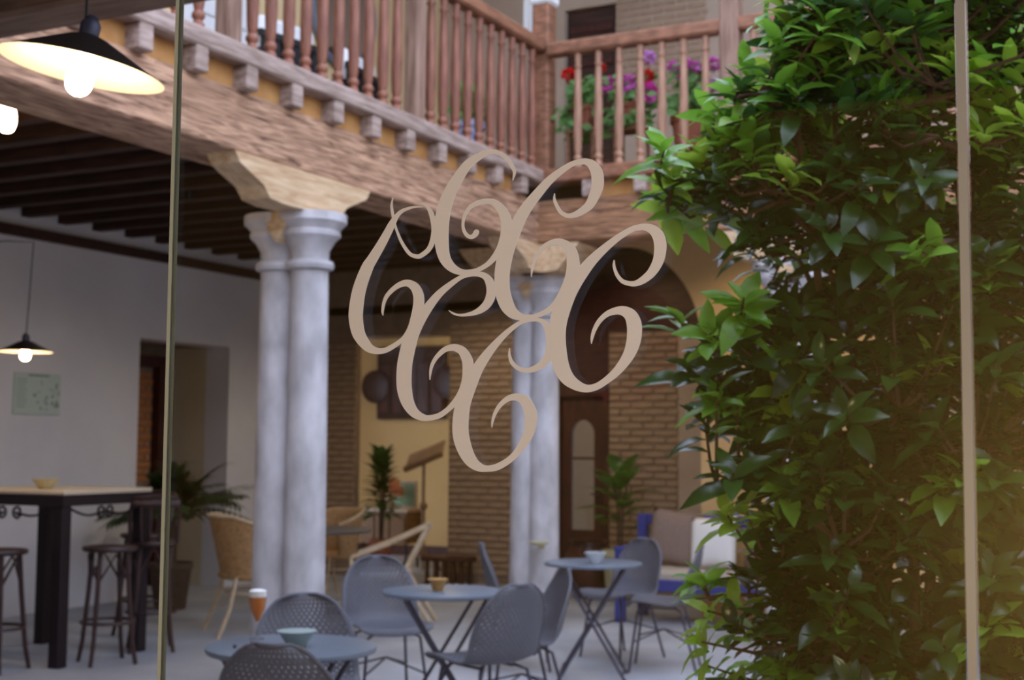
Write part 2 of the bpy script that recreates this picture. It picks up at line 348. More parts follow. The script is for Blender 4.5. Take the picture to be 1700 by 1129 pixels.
MONOGRAM = [
[(-8467,17958,-8460,17967),(-8390,17895,-8364,17913),(-8343,17795,-8279,17810),(-8309,17637,-8232,17636),(-8323,17500,-8248,17479),(-8371,17394,-8316,17356),(-8462,17332,-8428,17282),(-8509,17322,-8517,17271),(-8600,17355,-8635,17324),(-8705,17481,-8743,17465),(-8780,17616,-8812,17608),(-8825,17738,-8859,17733),(-8856,17875,-8895,17872),(-8872,17963,-8903,17967),(-8865,18053,-8874,18055)],
[(-8437,17905,-8437,17897),(-8533,17923,-8531,17900),(-8633,17920,-8621,17887),(-8754,17891,-8724,17851),(-8845,17829,-8788,17789),(-8932,17733,-8839,17684),(-8979,17662,-8877,17610),(-9089,17509,-8973,17445),(-9222,17340,-9091,17266),(-9315,17227,-9153,17161),(-9441,16953,-9249,16902),(-9494,16677,-9284,16652),(-9486,16523,-9281,16534),(-9441,16370,-9258,16413),(-9364,16262,-9223,16336),(-9254,16168,-9160,16250),(-9150,16125,-9111,16211),(-9044,16113,-9040,16188),(-8952,16123,-8974,16188),(-8860,16155,-8897,16211),(-8721,16233,-8761,16279),(-8634,16299,-8689,16337),(-8547,16401,-8624,16437),(-8471,16522,-8584,16562),(-8415,16642,-8558,16675),(-8398,16754,-8550,16760),(-8420,16860,-8558,16826),(-8497,16964,-8587,16890),(-8629,17018,-8646,16934),(-8748,17000,-8718,16932),(-8843,16950,-8801,16900),(-8920,16888,-8874,16850),(-8969,16831,-8920,16806),(-9000,16752,-8956,16739),(-9010,16689,-8970,16683),(-9011,16635,-8980,16633),(-8993,16589,-8984,16589)],
[(-7196,18124,-7204,18126),(-7162,18199,-7198,18206),(-7164,18265,-7208,18251),(-7244,18394,-7288,18366),(-7329,18469,-7358,18429),(-7436,18520,-7446,18469),(-7541,18528,-7521,18463),(-7651,18508,-7607,18429),(-7770,18462,-7702,18377),(-7885,18392,-7784,18311),(-8052,18208,-7916,18123),(-8135,18088,-7978,18011),(-8195,17978,-8017,17914),(-8244,17827,-8048,17783),(-8270,17621,-8067,17600),(-8252,17412,-8063,17418),(-8199,17246,-8045,17286),(-8105,17130,-8002,17204),(-7984,17059,-7937,17141),(-7845,17030,-7842,17099),(-7691,17048,-7707,17102),(-7591,17082,-7621,17131),(-7490,17131,-7535,17179),(-7386,17213,-7455,17267),(-7308,17287,-7406,17344),(-7235,17396,-7369,17444),(-7199,17530,-7351,17550),(-7215,17675,-7356,17655),(-7285,17806,-7392,17750),(-7405,17905,-7460,17838),(-7519,17937,-7521,17872),(-7658,17926,-7637,17867),(-7786,17876,-7747,17834),(-7865,17771,-7823,17751),(-7888,17657,-7850,17652),(-7875,17566,-7833,17577),(-7825,17493,-7791,17527),(-7747,17461,-7753,17516),(-7682,17486,-7728,17536),(-7655,17512,-7723,17551),(-7646,17539,-7707,17567),(-7653,17564,-7684,17577)],
[(-6654,17930,-6647,17929),(-6669,17873,-6639,17873),(-6658,17809,-6619,17822),(-6599,17700,-6560,17725),(-6538,17652,-6513,17694),(-6473,17625,-6470,17678),(-6393,17626,-6412,17688),(-6322,17640,-6362,17711),(-6236,17675,-6296,17752),(-6156,17731,-6249,17799),(-6086,17832,-6207,17891),(-6041,17929,-6184,17970),(-6028,18036,-6182,18043),(-6052,18157,-6189,18121),(-6135,18258,-6220,18191),(-6217,18296,-6244,18218),(-6303,18307,-6294,18237),(-6443,18284,-6414,18224),(-6604,18213,-6554,18145),(-6769,18113,-6694,18038),(-6947,17957,-6846,17875),(-7099,17802,-6973,17718),(-7203,17654,-7052,17578),(-7308,17457,-7135,17387),(-7390,17260,-7195,17205),(-7430,17039,-7230,17015),(-7424,16829,-7225,16838),(-7383,16682,-7198,16730),(-7311,16568,-7166,16649),(-7203,16489,-7129,16587),(-7071,16459,-7054,16538),(-6958,16467,-6963,16524),(-6882,16478,-6898,16529),(-6790,16503,-6819,16554),(-6652,16565,-6701,16621),(-6531,16663,-6617,16725),(-6430,16784,-6551,16848),(-6354,16912,-6507,16964),(-6324,17046,-6491,17065),(-6339,17169,-6493,17157),(-6378,17270,-6501,17222),(-6460,17349,-6526,17268),(-6589,17396,-6597,17316),(-6726,17374,-6699,17313),(-6833,17306,-6791,17266),(-6894,17221,-6849,17196),(-6929,17139,-6892,17126),(-6951,17045,-6924,17039),(-6950,16965,-6942,16964)],
[(-8052,16613,-8048,16619),(-7992,16566,-7982,16587),(-7896,16539,-7895,16567),(-7776,16537,-7784,16580),(-7677,16547,-7703,16605),(-7582,16574,-7636,16644),(-7491,16631,-7581,16697),(-7429,16720,-7548,16761),(-7411,16833,-7536,16833),(-7452,16963,-7553,16922),(-7558,17047,-7595,16982),(-7700,17068,-7697,17010),(-7871,17042,-7849,16994),(-8035,16969,-7990,16914),(-8223,16855,-8150,16790),(-8390,16704,-8284,16631),(-8535,16550,-8391,16471),(-8638,16401,-8463,16332),(-8708,16240,-8508,16187),(-8754,16064,-8546,16025),(-8772,15951,-8559,15933),(-8776,15765,-8563,15766),(-8752,15618,-8552,15649),(-8684,15472,-8526,15534),(-8565,15350,-8470,15432),(-8423,15294,-8389,15375),(-8303,15291,-8311,15359),(-8150,15324,-8183,15383),(-8011,15411,-8059,15459),(-7888,15514,-7960,15564),(-7792,15622,-7895,15669),(-7723,15751,-7859,15783),(-7701,15886,-7852,15892),(-7717,16020,-7858,15988),(-7802,16145,-7898,16081),(-7904,16198,-7943,16111),(-8004,16207,-7993,16128),(-8126,16169,-8086,16114),(-8238,16069,-8193,16037),(-8296,15971,-8252,15955),(-8313,15879,-8279,15874),(-8307,15782,-8299,15782)],
[(-5905,17104,-5891,17103),(-5917,17048,-5886,17049),(-5904,16981,-5869,16991),(-5872,16908,-5835,16930),(-5805,16834,-5778,16875),(-5704,16798,-5695,16854),(-5627,16794,-5641,16858),(-5561,16810,-5599,16878),(-5490,16842,-5547,16915),(-5418,16892,-5497,16960),(-5348,16971,-5452,17031),(-5297,17066,-5424,17107),(-5271,17185,-5414,17203),(-5274,17283,-5418,17267),(-5315,17389,-5434,17327),(-5409,17468,-5469,17380),(-5520,17496,-5531,17418),(-5612,17490,-5599,17421),(-5693,17473,-5663,17412),(-5856,17399,-5812,17337),(-6045,17285,-5980,17211),(-6205,17172,-6113,17085),(-6314,17072,-6199,16981),(-6424,16962,-6284,16865),(-6528,16832,-6361,16740),(-6608,16697,-6417,16616),(-6664,16566,-6459,16500),(-6704,16437,-6488,16395),(-6720,16281,-6501,16272),(-6704,16100,-6491,16119),(-6656,15894,-6461,15948),(-6546,15730,-6409,15826),(-6396,15642,-6331,15746),(-6248,15610,-6238,15699),(-6117,15631,-6146,15705),(-5996,15691,-6045,15755),(-5829,15806,-5904,15873),(-5677,15966,-5793,16032),(-5591,16124,-5749,16169),(-5561,16283,-5739,16293),(-5579,16416,-5747,16377),(-5650,16522,-5763,16430),(-5763,16573,-5797,16466),(-5876,16569,-5859,16484),(-6003,16521,-5968,16465),(-6104,16432,-6059,16397),(-6163,16327,-6119,16308),(-6186,16235,-6152,16228),(-6181,16161,-6174,16160)],
[(-7226,16140,-7218,16140),(-7241,16061,-7209,16064),(-7218,15971,-7176,15990),(-7162,15909,-7128,15944),(-7090,15865,-7073,15914),(-6972,15845,-6979,15903),(-6834,15872,-6875,15941),(-6722,15940,-6803,16001),(-6668,16044,-6765,16069),(-6655,16180,-6748,16184),(-6669,16315,-6759,16300),(-6726,16427,-6788,16388),(-6818,16474,-6837,16429),(-6898,16481,-6897,16442),(-7005,16475,-6993,16434),(-7124,16443,-7095,16399),(-7292,16343,-7243,16294),(-7473,16197,-7396,16137),(-7625,16048,-7514,15979),(-7735,15905,-7597,15840),(-7845,15712,-7678,15650),(-7929,15534,-7738,15486),(-7971,15363,-7758,15342),(-7981,15176,-7763,15185),(-7947,15014,-7741,15063),(-7864,14859,-7697,14934),(-7758,14751,-7647,14845),(-7635,14699,-7590,14793),(-7514,14693,-7517,14767),(-7346,14719,-7382,14790),(-7146,14836,-7204,14892),(-6987,14995,-7083,15049),(-6887,15158,-7022,15193),(-6853,15329,-7020,15328),(-6890,15464,-7031,15416),(-6977,15566,-7070,15483),(-7080,15605,-7109,15515),(-7180,15603,-7166,15526),(-7272,15567,-7233,15513),(-7369,15483,-7325,15451),(-7431,15380,-7390,15364),(-7455,15283,-7427,15278),(-7453,15210,-7445,15209)]]

# ------------------------------------------------------------ glass panes and monogram
g1 = tag(MB().box(-1.24, -0.216, 1.395, 1.405, 0.02, 2.68).build('window_1', pane_m, smooth=0), 'clear glass door pane that carries the monogram', 'window', kind='structure')
MB().box(-1.246, -1.24, 1.395, 1.405, 0.02, 2.68).build('polished_edge', edge_m, g1, 0)
g2 = tag(MB().box(-0.204, 0.95, 1.395, 1.405, 0.02, 2.68).build('window_2', pane_m, smooth=0), 'clear glass pane at the right edge in front of the shrub', 'window', kind='structure')
MB().box(-0.2145, -0.2055, 1.3945, 1.4055, 0.02, 2.68).build('silicone_joint', edge2_m, g2, 0)
def cr(p0, p1, p2, p3, t):
    return tuple(0.5 * (2 * b + (c - a) * t + (2 * a - 5 * b + 4 * c - d) * t * t + (3 * b - a - 3 * c + d) * t ** 3) for a, b, c, d in zip(p0, p1, p2, p3))
mg = thing('monogram_decal', 'large cream monogram of interlaced script letters stuck on the glass', 'decal', (-0.72, 1.394, 1.7))
for si, s in enumerate(MONOGRAM):
    n = len(s); rows = []
    for i in range(n - 1):
        for k in range(4): rows.append(cr(s[max(i - 1, 0)], s[i], s[i + 1], s[min(i + 2, n - 1)], k / 4))
    rows.append(s[-1])
    b = MB(); vs = []
    for a in rows:
        for y in (-0.0006 - si * 0.00006, 0.0 - si * 0.00006):
            vs += [(a[0] * 1e-4 + 0.72, y, a[1] * 1e-4 - 1.7), (a[2] * 1e-4 + 0.72, y, a[3] * 1e-4 - 1.7)]
    fs = []
    for i in range(len(rows) - 1):
        p, q = i * 4, i * 4 + 4
        fs += [(p, p + 1, q + 1, q), (p + 2, q + 2, q + 3, p + 3), (p, q, q + 2, p + 2), (p + 1, p + 3, q + 3, q + 1)]
    b.add(vs, fs).build('letter_stroke', vinyl_m, mg, 0)

# ------------------------------------------------------------ left gallery: beam, joists, corbels
gb = thing('gallery_beam', 'weathered long wooden beam of the left gallery carried by the stone columns', 'beam')
MB().cbox(XL - 0.42, XL, 1.6, 9.98, 3.13, 3.48, 0.012).build('beam', beam_y, gb, 0)
jy = [2.50 + 0.425 * i for i in range(25)]
for i, y in enumerate(jy):
    if y < 9.6:
        MB().cbox(XL - 0.3, XL + 0.07, y - 0.05, y + 0.05, 3.475, 3.612, 0.008).build('joist_end', sill_m, gb, 0)
    if y < 9.3:
        MB().box(XL - 0.1, XL - 0.035, y + 0.05, y + 0.375, 3.478, 3.611).build('infill_board', ochre_fill, gb, 0)
lj = thing('ceiling_joists', 'row of dark joists under the left gallery ceiling', 'joists'); lj['kind'] = 'structure'
for y in jy:
    if y < 12.9: MB().box(XW, XL - 0.3, y - 0.05, y + 0.05, 3.475, 3.619).build('joist', dark_wood, lj, 0)
def corbel(parent, yc, xa, xb, half=0.68, ax='x'):
    pr = [(yc - half, 3.13), (yc - half + 0.04, 3.07), (yc - 0.42, 2.98), (yc - 0.36, 2.915), (yc - 0.22, 2.90), (yc + 0.22, 2.90), (yc + 0.36, 2.915), (yc + 0.42, 2.98), (yc + half - 0.04, 3.07), (yc + half, 3.13)]
    return MB().prism(pr, ax, xa, xb).build('corbel', corbel_m, parent, 20)
corbel(gb, 6.52, XL - 0.20, XL + 0.005)
corbel(gb, 9.86, XL - 0.20, XL + 0.004)
bb = thing('gallery_beam', 'brown wooden beam of the back gallery running right from the corner column', 'beam')
MB().cbox(XL - 0.1, 2.9, YB, YB + 0.42, 3.14, 3.48, 0.012).build('beam', beam_x, bb, 0)
for i in range(16):
    x = -4.30 + 0.44 * i
    MB().cbox(x - 0.05, x + 0.05, YB - 0.07, YB + 0.3, 3.478, 3.612, 0.008).build('joist_end', sill_m, bb, 0)
    MB().box(x + 0.05, x + 0.39, YB + 0.035, YB + 0.1, 3.48, 3.611).build('infill_board', ochre_fill, bb, 0)
corbel(bb, -4.96, YB + 0.01, YB + 0.40, 0.55, 'y')
corbel(bb, -2.73, YB - 0.004, YB + 0.40, 0.55, 'y')

# ------------------------------------------------------------ balustrades
def bal_prof(L):
    return [(0.029, 0), (0.029, 0.035), (0.019, 0.055), (0.030, 0.075), (0.030, 0.09), (0.019, 0.11), (0.026, 0.15), (0.030, 0.30), (0.028, 0.5), (0.022, 0.80), (0.018, L - 0.13), (0.025, L - 0.115), (0.025, L - 0.10), (0.018, L - 0.085), (0.023, L - 0.05), (0.023, L)]
bm_l = MB().lathe([(r * 1.25, z) for r, z in bal_prof(0.995)], 14).mesh('baluster', 40); bm_l.materials.append(bal_m)
bm_b = MB().lathe([(r * 1.2, z) for r, z in bal_prof(0.945)], 12).mesh('baluster', 40); bm_b.materials.append(balb_m)
bl = thing('balustrade', 'red-brown turned wooden balustrade of the upper left gallery', 'balustrade')
MB().cbox(XL - 0.16, XL + 0.075, 1.6, 9.75, 3.612, 3.72, 0.012).build('sill', sill_m, bl, 0)
MB().cbox(XL - 0.07, XL + 0.05, 1.6, 9.70, 4.71, 4.82, 0.018).build('handrail', rail_m, bl, 0)
by = [4.47 + 0.175 * i for i in range(7)] + [5.98 + 0.171 * i for i in range(10)] + [7.96 + 0.1775 * i for i in range(10)]
by += [4.82 - 0.175 * i for i in range(3, 6)]
for y in by:
    if abs(y - 5.79) > 0.1: link('baluster', bm_l, bl, (XL - 0.01, y, 3.719))
for y in (3.8, 5.79, 7.78):
    MB().cbox(XL - 0.08, XL + 0.03, y - 0.06, y + 0.06, 3.719, 7.0, 0.012).build('post', post_m, bl, 0)
MB().cbox(XL - 0.09, XL + 0.065, 9.70, 9.86, 3.619, 7.0, 0.015).build('corner_post', rail_m, bl, 0)
MB().cbox(XL - 0.11, XL + 0.085, 9.68, 9.88, 5.13, 5.25, 0.02).build('white_collar', whitecl, bl, 0)
bk = thing('balustrade', 'wooden balustrade of the upper back gallery in front of the geraniums', 'balustrade')
MB().cbox(XL + 0.05, 2.9, YB - 0.075, YB + 0.16, 3.613, 3.721, 0.012).build('sill', rail_m, bk, 0)
MB().cbox(XL + 0.07, 2.9, YB - 0.05, YB + 0.07, 4.662, 4.77, 0.018).build('handrail', rail_m, bk, 0)
for i in range(8): link('baluster', bm_b, bk, (-4.42 + 0.18 * i if i < 7 else -2.96, YB + 0.01, 3.72))
for i in range(1, 14): link('baluster', bm_b, bk, (-2.96 + 0.18 * i, YB + 0.01, 3.72))
for x in (-3.14, -1.0):
    MB().cbox(x - 0.075, x + 0.075, YB - 0.06, YB + 0.09, 3.72, 7.0, 0.015).build('post', post_m, bk, 0)

# ------------------------------------------------------------ stone columns
def column(label, x, y, ax='x', sep=0.115):
    t = thing('stone_column', label, 'column', (x, y, 0), group='twin stone columns of the galleries')
    for i, s in enumerate((-1, 1)):
        c = (s * sep, 0, 0) if ax == 'x' else (0, s * sep, 0)
        MB().lathe([(0.135, 0.24), (0.128, 0.6), (0.122, 1.6), (0.114, 2.56)], 28, c).build('shaft', stone, t)
        k = MB().lathe([(0.114, 2.555), (0.142, 2.565), (0.150, 2.59), (0.142, 2.612), (0.116, 2.622), (0.118, 2.68), (0.15, 2.735), (0.182, 2.765), (0.186, 2.79), (0.176, 2.80), (0.200, 2.83), (0.222, 2.85), (0.222, 2.902)], 28, c)
        k.build('capital', stone, t)
        MB().lathe([(0.165, 0.0), (0.165, 0.1), (0.155, 0.115), (0.168, 0.15), (0.155, 0.19), (0.138, 0.215), (0.136, 0.245)], 28, c).build('base', stone, t)
    MB().prism([(-0.12, 2.9), (0.12, 2.9), (0.0, 2.72)], 'y' if ax == 'x' else 'x', -0.205, -0.04).build('wedge', corbel_m, t, 0)
    return t
column('pale twin stone column left of the middle, nearest the glass', -4.965, 6.69)
column('pale twin stone column at the corner of the two galleries', -4.965, 10.05, sep=0.085)
column('pale stone column half hidden behind the leafy shrub', -2.73, 9.88, sep=0.085)
dsh = MB().lathe([(0.03, 0), (0.075, 0.012), (0.085, 0.03), (0.07, 0.026), (0.02, 0.012)], 18, (0, 0, 0))
dsh.box(-0.01, 0.01, 0.0, 0.09, -0.03, 0.01)
tag(dsh.build('ashtray_dish', cream_ch, loc=(-4.80, 9.80, 0.70)), 'small shallow dish fixed to the corner column', 'dish')

# ------------------------------------------------------------ dark door under the back gallery
d3 = thing('door_3', 'dark red-brown wooden door with an arched glass light', 'door', (-5.87, YN, 0)); d3['kind'] = 'structure'
MB().box(-0.31, -0.25, -0.02, 0.12, 0, 2.12).box(0.25, 0.31, -0.02, 0.12, 0, 2.12).box(-0.25, 0.25, -0.02, 0.12, 2.03, 2.12).build('frame', door_wood, d3, 0)
ar = [(0.13 * math.cos(q), 1.62 + 0.16 * math.sin(q)) for q in [PI * i / 12 for i in range(13)]]
fr = MB()
fr.box(-0.25, 0.25, 0.03, 0.07, 0, 0.62).box(-0.25, -0.13, 0.03, 0.07, 0.62, 1.62).box(0.13, 0.25, 0.03, 0.07, 0.62, 1.62)
fr.prism([(-0.25, 2.03), (-0.25, 1.62), (-0.13, 1.62)] + ar[::-1][1:-1] + [(0.13, 1.62), (0.25, 1.62), (0.25, 2.03)], 'y', 0.03, 0.07)
lf3 = fr.build('leaf_board', door_wood, d3, 0)
MB().prism([(-0.13, 0.62), (0.13, 0.62)] + ar, 'y', 0.045, 0.05).build('pane', clear_m, lf3, 0)
MB().box(-0.13, 0.13, 0.035, 0.06, 1.36, 1.385).build('glazing_bar', door_wood, lf3, 0)
MB().cbox(-0.18, 0.18, 0.01, 0.031, 0.12, 0.5, 0.012).build('panel', door_wood, lf3, 0)
MB().tube([(0.19, 0.03, 1.0), (0.19, -0.02, 1.0), (0.12, -0.03, 1.0)], 0.01, 6).build('handle', iron_m, lf3)
struct('wall_behind_door', MB().box(-6.9, -5.2, 14.2, 14.3, 0, 3), cream_pl, 'cream wall seen through the door light')
lamp('door_room_lamp', (-5.7, 13.8, 2.6), 0.5, WARM, 0.1)

# ------------------------------------------------------------ pendant lamps
def smoothp(P):
    n = len(P); o = []
    for i in range(n - 1):
        for k in range(4):
            q = cr(P[max(i - 1, 0)], P[i], P[i + 1], P[min(i + 2, n - 1)], k / 4); o.append((max(0.001, q[0]), q[1]))
    return o + [P[-1]]
def pendant(label, loc, R0, tilt, cord, bulbmat, power, arm=None):
    t = thing('pendant_lamp', label, 'lamp', loc)
    h = R0 * 0.42
    outp = [(0.022, h), (0.05, h - 0.01), (R0, 0.0)]
    o = MB().lathe([(0.022, h + 0.004), (0.05, h - 0.006), (R0 + 0.002, 0.0)], 40, cap=False).build('shade', shade_out, t, 30); o.rotation_euler = tilt
    o = MB().lathe([(0.001, h - 0.012), (0.045, h - 0.016), (R0 - 0.002, 0.0), (R0 + 0.002, 0.0)], 40, cap=False).build('shade_lining', shade_in, t, 30); o.rotation_euler = tilt
    o = MB().lathe([(0.024, h - 0.01), (0.026, h + 0.03), (0.014, h + 0.05), (0.006, h + 0.055)], 14).build('socket', chrome_m, t); o.rotation_euler = tilt
    bs = R0 / 0.21
    o = MB().lathe(smoothp([(0.014, h - 0.02), (0.016, h - 0.045), (0.027, h - 0.075 * bs), (0.034, h - 0.110 * bs), (0.029, h - 0.142 * bs), (0.014, h - 0.156 * bs), (0.001, h - 0.159 * bs)]), 24).build('bulb', bulbmat, t); o.rotation_euler = tilt
    MB().tube(cord, 0.004, 6).build('cord', blackm, t)
    if power: lamp('pendant_light', (loc[0], loc[1], loc[2] + h - 0.19 * bs), power, WARM, 0.05)
    return t
pendant('large dark pendant lamp with bright cream lining at top left', (-2.5, 2.46, 2.44), 0.205, (rad(-4), rad(9), 0), [(0.01, 0, 0.12), (0.012, 0, 0.3), (0.012, 0, 0.62)], bulb_m, 1.0)
pendant('small dark pendant lamp hanging in front of the white wall', (-7.01, 6.48, 2.10), 0.175, (0, 0, 0), [(0, 0, 0.10), (0.02, 0, 0.4), (0.04, 0, 0.74), (-0.15, -0.07, 0.75), (-0.5, -0.25, 0.70), (-1.3, -0.6, 0.60), (-2.19, -0.9, 0.55)], bulb_s, 3)
t = thing('bare_bulb_lamp', 'bare glowing bulb under the dark ceiling at the left edge', 'lamp', (-5.9, 5.26, 3.22))
MB().lathe(smoothp([(0.02, 0.2), (0.03, 0.17), (0.048, 0.12), (0.052, 0.06), (0.038, 0.015), (0.016, 0.001), (0.001, 0.0)]), 24).build('bulb', bulb_s, t)
MB().lathe([(0.024, 0.19), (0.03, 0.2), (0.03, 0.25), (0.01, 0.26)], 12).build('socket', blackm, t)
MB().tube([(0, 0, 0.255), (0, 0, 0.398)], 0.005, 6).build('cord', blackm, t)
lamp('bare_bulb_light', (-5.9, 5.26, 3.12), 3, WARM, 0.05)
nb = thing('porch_beam', 'dark wooden beam overhead at the top left corner', 'beam')
MB().cbox(-6.5, -1.6, 3.3, 3.5, 3.0, 3.22, 0.015).build('beam', mat('porch_wood', (104, 80, 64), (130, 102, 84), 4, (1, 8, 8), 0.8), nb, 0)
MB().box(-6.5, -1.6, 1.6, 3.5, 3.22, 3.28).build('deck', dark_wood, nb, 0)

# ------------------------------------------------------------ courtyard chairs
def sm(t, pts):
    for (a, b), (c, d) in zip(pts, pts[1:]):
        if t <= c:
            k = (t - a) / (c - a); k = k * k * (3 - 2 * k); return b + (d - b) * k
    return pts[-1][1]
PROF = [(0.235, 0.425), (0.225, 0.447), (0.19, 0.452), (0.13, 0.447), (0.05, 0.438), (-0.03, 0.432), (-0.10, 0.434), (-0.155, 0.449), (-0.195, 0.485), (-0.218, 0.54), (-0.235, 0.61), (-0.25, 0.69), (-0.262, 0.76), (-0.270, 0.83)]
def prof(t):
    x = t * (len(PROF) - 1); i = min(int(x), len(PROF) - 2); k = x - i
    p = [PROF[max(0, i - 1)], PROF[i], PROF[i + 1], PROF[min(len(PROF) - 1, i + 2)]]
    return cr(*p, k)
def shell_pt(u, t):
    hw = 0.205 + 0.022 * math.sin(PI * min(1, max(0, t)))
    if t > 0.74: hw *= math.sqrt(max(0.04, 1 - ((t - 0.74) / 0.27) ** 2.4))
    if t < 0.12: hw *= math.sqrt(max(0.35, 1 - ((0.12 - t) / 0.16) ** 2))
    y, z = prof(t)
    k = sm(t, [(0, 0.2), (0.35, 1.0), (1, 0.75)])
    up = sm(t, [(0, 0.01), (0.3, 0.03), (0.55, 0.02), (1, 0.0)]); fw_ = sm(t, [(0, 0), (0.45, 0.03), (0.7, 0.075), (1, 0.03)])
    q = abs(u) ** 2.2
    return Vector((u * hw, y + fw_ * q, z + up * q))
NU, NT = 30, 58
b = MB()
for i in range(NU):
    for j in range(NT):
        u0, u1 = -1 + 2 * i / NU, -1 + 2 * (i + 1) / NU; t0, t1 = j / NT, (j + 1) / NT
        q = [shell_pt(u0, t0), shell_pt(u1, t0), shell_pt(u1, t1), shell_pt(u0, t1)]
        if 0 < i < NU - 1 and 0 < j < NT - 1 and (i + j) % 2:
            c = sum(q, Vector()) / 4
            # diamond hole in each cell
            h = [c + ((q[k] + q[(k + 1) % 4]) / 2 - c) * 0.8 for k in range(4)]
            b.add(q + h, [(0, 1, 4), (1, 2, 5), (2, 3, 6), (3, 0, 7), (0, 4, 7), (1, 5, 4), (2, 6, 5), (3, 7, 6)])
        else: b.add(q, [(0, 1, 2, 3)])
bmq = bmesh.new(); meq = bpy.data.meshes.new('shell'); meq.from_pydata(b.v, [], b.f); bmq.from_mesh(meq)
bmesh.ops.remove_doubles(bmq, verts=bmq.verts[:], dist=0.0004); bmesh.ops.recalc_face_normals(bmq, faces=bmq.faces[:]); bmq.to_mesh(meq); bmq.free()
meq.materials.append(chair_m); meq.polygons.foreach_set('use_smooth', [True] * len(meq.polygons))
ch = thing('shell_chair', 'x', 'chair', group='grey perforated shell chairs')
so = link('shell', meq, ch); md = so.modifiers.new('thickness', 'SOLIDIFY'); md.thickness = 0.007
rim = [shell_pt(-1, j / NT) for j in range(NT + 1)] + [shell_pt(-1 + 2 * i / NU, 1) for i in range(1, NU)] + [shell_pt(1, 1 - j / NT) for j in range(NT + 1)] + [shell_pt(1 - 2 * i / NU, 0) for i in range(1, NU)]
MB().tube(rim, 0.008, 6, closed=True).build('rim', chair_m, ch)
for sx in (-1, 1):
    MB().tube([(sx * 0.10, 0.12, 0.427), (sx * 0.155, 0.16, 0.40), (sx * 0.2, 0.215, 0.0)], 0.009, 8).build('leg', chrome_m, ch)
    MB().tube([(sx * 0.10, -0.08, 0.425), (sx * 0.15, -0.13, 0.40), (sx * 0.2, -0.235, 0.0)], 0.009, 8).build('leg', chrome_m, ch)
    MB().tube([(sx * 0.10, -0.08, 0.418), (sx * 0.10, 0.12, 0.42)], 0.008, 6).build('seat_rail', chrome_m, ch)
    MB().tube([(sx * 0.176, 0.186, 0.2), (0, 0, 0.27), (-sx * 0.176, -0.186, 0.2)], 0.006, 6).build('brace', chrome_m, ch)
CH = [
 (-2.79, 3.67, 'back', (-3.08, 4.18), 'grey perforated chair in the foreground with its back to the camera', -14),
 (-3.62, 4.99, 'back', (-3.08, 4.18), 'grey perforated chair behind the beer glass, facing the camera', 12),
 (-4.47, 6.89, 'back', (-3.75, 6.25), 'grey perforated chair facing right, left of the middle table', 0),
 (-2.95, 5.85, 'back', (-3.63, 6.12), 'dark-looking grey chair seen from behind, right of the middle table', 0),
 (-3.13, 6.77, 'back', (-3.5, 6.45), 'grey perforated chair in profile behind the one turned to the middle table', 0),
 (-4.44, 8.14, 'back', (-3.54, 8.62), 'grey perforated chair seen edge-on beside the corner column', 0),
 (-3.66, 9.27, 'back', (-3.95, 8.55), 'grey perforated chair behind the far table in front of the blue sofa', 0),
 (-3.05, 8.75, 'back', (-3.59, 8.60), 'grey perforated chair half hidden by the shrub, right of the far table', 0)]
for i, (x, y, kd, tgt, lab, turn) in enumerate(CH):
    d = Vector((tgt[0] - x, tgt[1] - y)).normalized()
    a = math.atan2(d.y, d.x) - PI / 2 + rad(turn)
    p = Vector((x, y)) + Vector((-math.sin(a), math.cos(a))) * 0.265
    if i == 0: ch.location = (p.x, p.y, 0); ch.rotation_euler = (0, 0, a); ch['label'] = lab
    else: dup(ch, (p.x, p.y, 0), a, lab)
# bistro tables
tb = thing('bistro_table', 'round blue-grey table in the foreground holding the beer glass', 'table', (-3.08, 4.18, 0), rad(20), 'round blue-grey bistro tables')
MB().lathe([(0.30, 0.722), (0.316, 0.724), (0.320, 0.732), (0.318, 0.743), (0.312, 0.745), (0.002, 0.745)], 48).build('table_top', table_m, tb)
for sy in (-1, 1):
    for sx in (-1, 1):
        MB().tube([(sx * 0.21, sy * 0.16 + 0.01 * sx, 0.722), (-sx * 0.22, sy * 0.20 + 0.01 * sx, 0.0)], 0.010, 8).build('leg', chrome_m, tb)
for sx in (-1, 1):
    MB().tube([(sx * 0.20, -0.19, 0.06), (sx * 0.20, 0.19, 0.06)], 0.007, 6).build('stretcher', chrome_m, tb)
    MB().tube([(sx * 0.205, -0.2, 0.72), (sx * 0.205, 0.2, 0.72)], 0.008, 6).build('top_rail', chrome_m, tb)
dup(tb, (-3.56, 6.14, 0), rad(38), 'round grey table in the middle with a wooden bowl on it')
dup(tb, (-3.59, 8.14, 0), rad(22), 'round blue-grey far table in front of the blue sofa')
# things on the tables
bowlp = lambda r, h: [(r * 0.45, 0), (r * 0.5, 0.004), (r * 0.62, h * 0.35), (r * 0.85, h * 0.75), (r, h), (r * 0.96, h), (r * 0.80, h * 0.72), (r * 0.55, h * 0.3), (0.002, h * 0.2)]
def bowl(label, loc, r, h, mo, mi):
    t = thing('bowl', label, 'bowl', loc); P = bowlp(r, h)
    MB().lathe(P[:6], 28).build('outside', mo, t); MB().lathe(P[5:], 28, cap=False).build('lining', mi, t)
bowl('pale green china bowl on the foreground table', (-3.05, 4.17, 0.745), 0.074, 0.058, celadon_m, china_m)
bowl('wooden bowl with a white lining on the middle table', (-3.57, 6.10, 0.745), 0.054, 0.062, woodbowl, china_m)
bowl('white ribbed bowl on the far table', (-3.54, 8.06, 0.745), 0.073, 0.07, china_m, china_m)
bg_ = thing('beer_glass', 'stemmed glass of amber beer with white foam', 'glass', (-3.29, 4.24, 0.745))
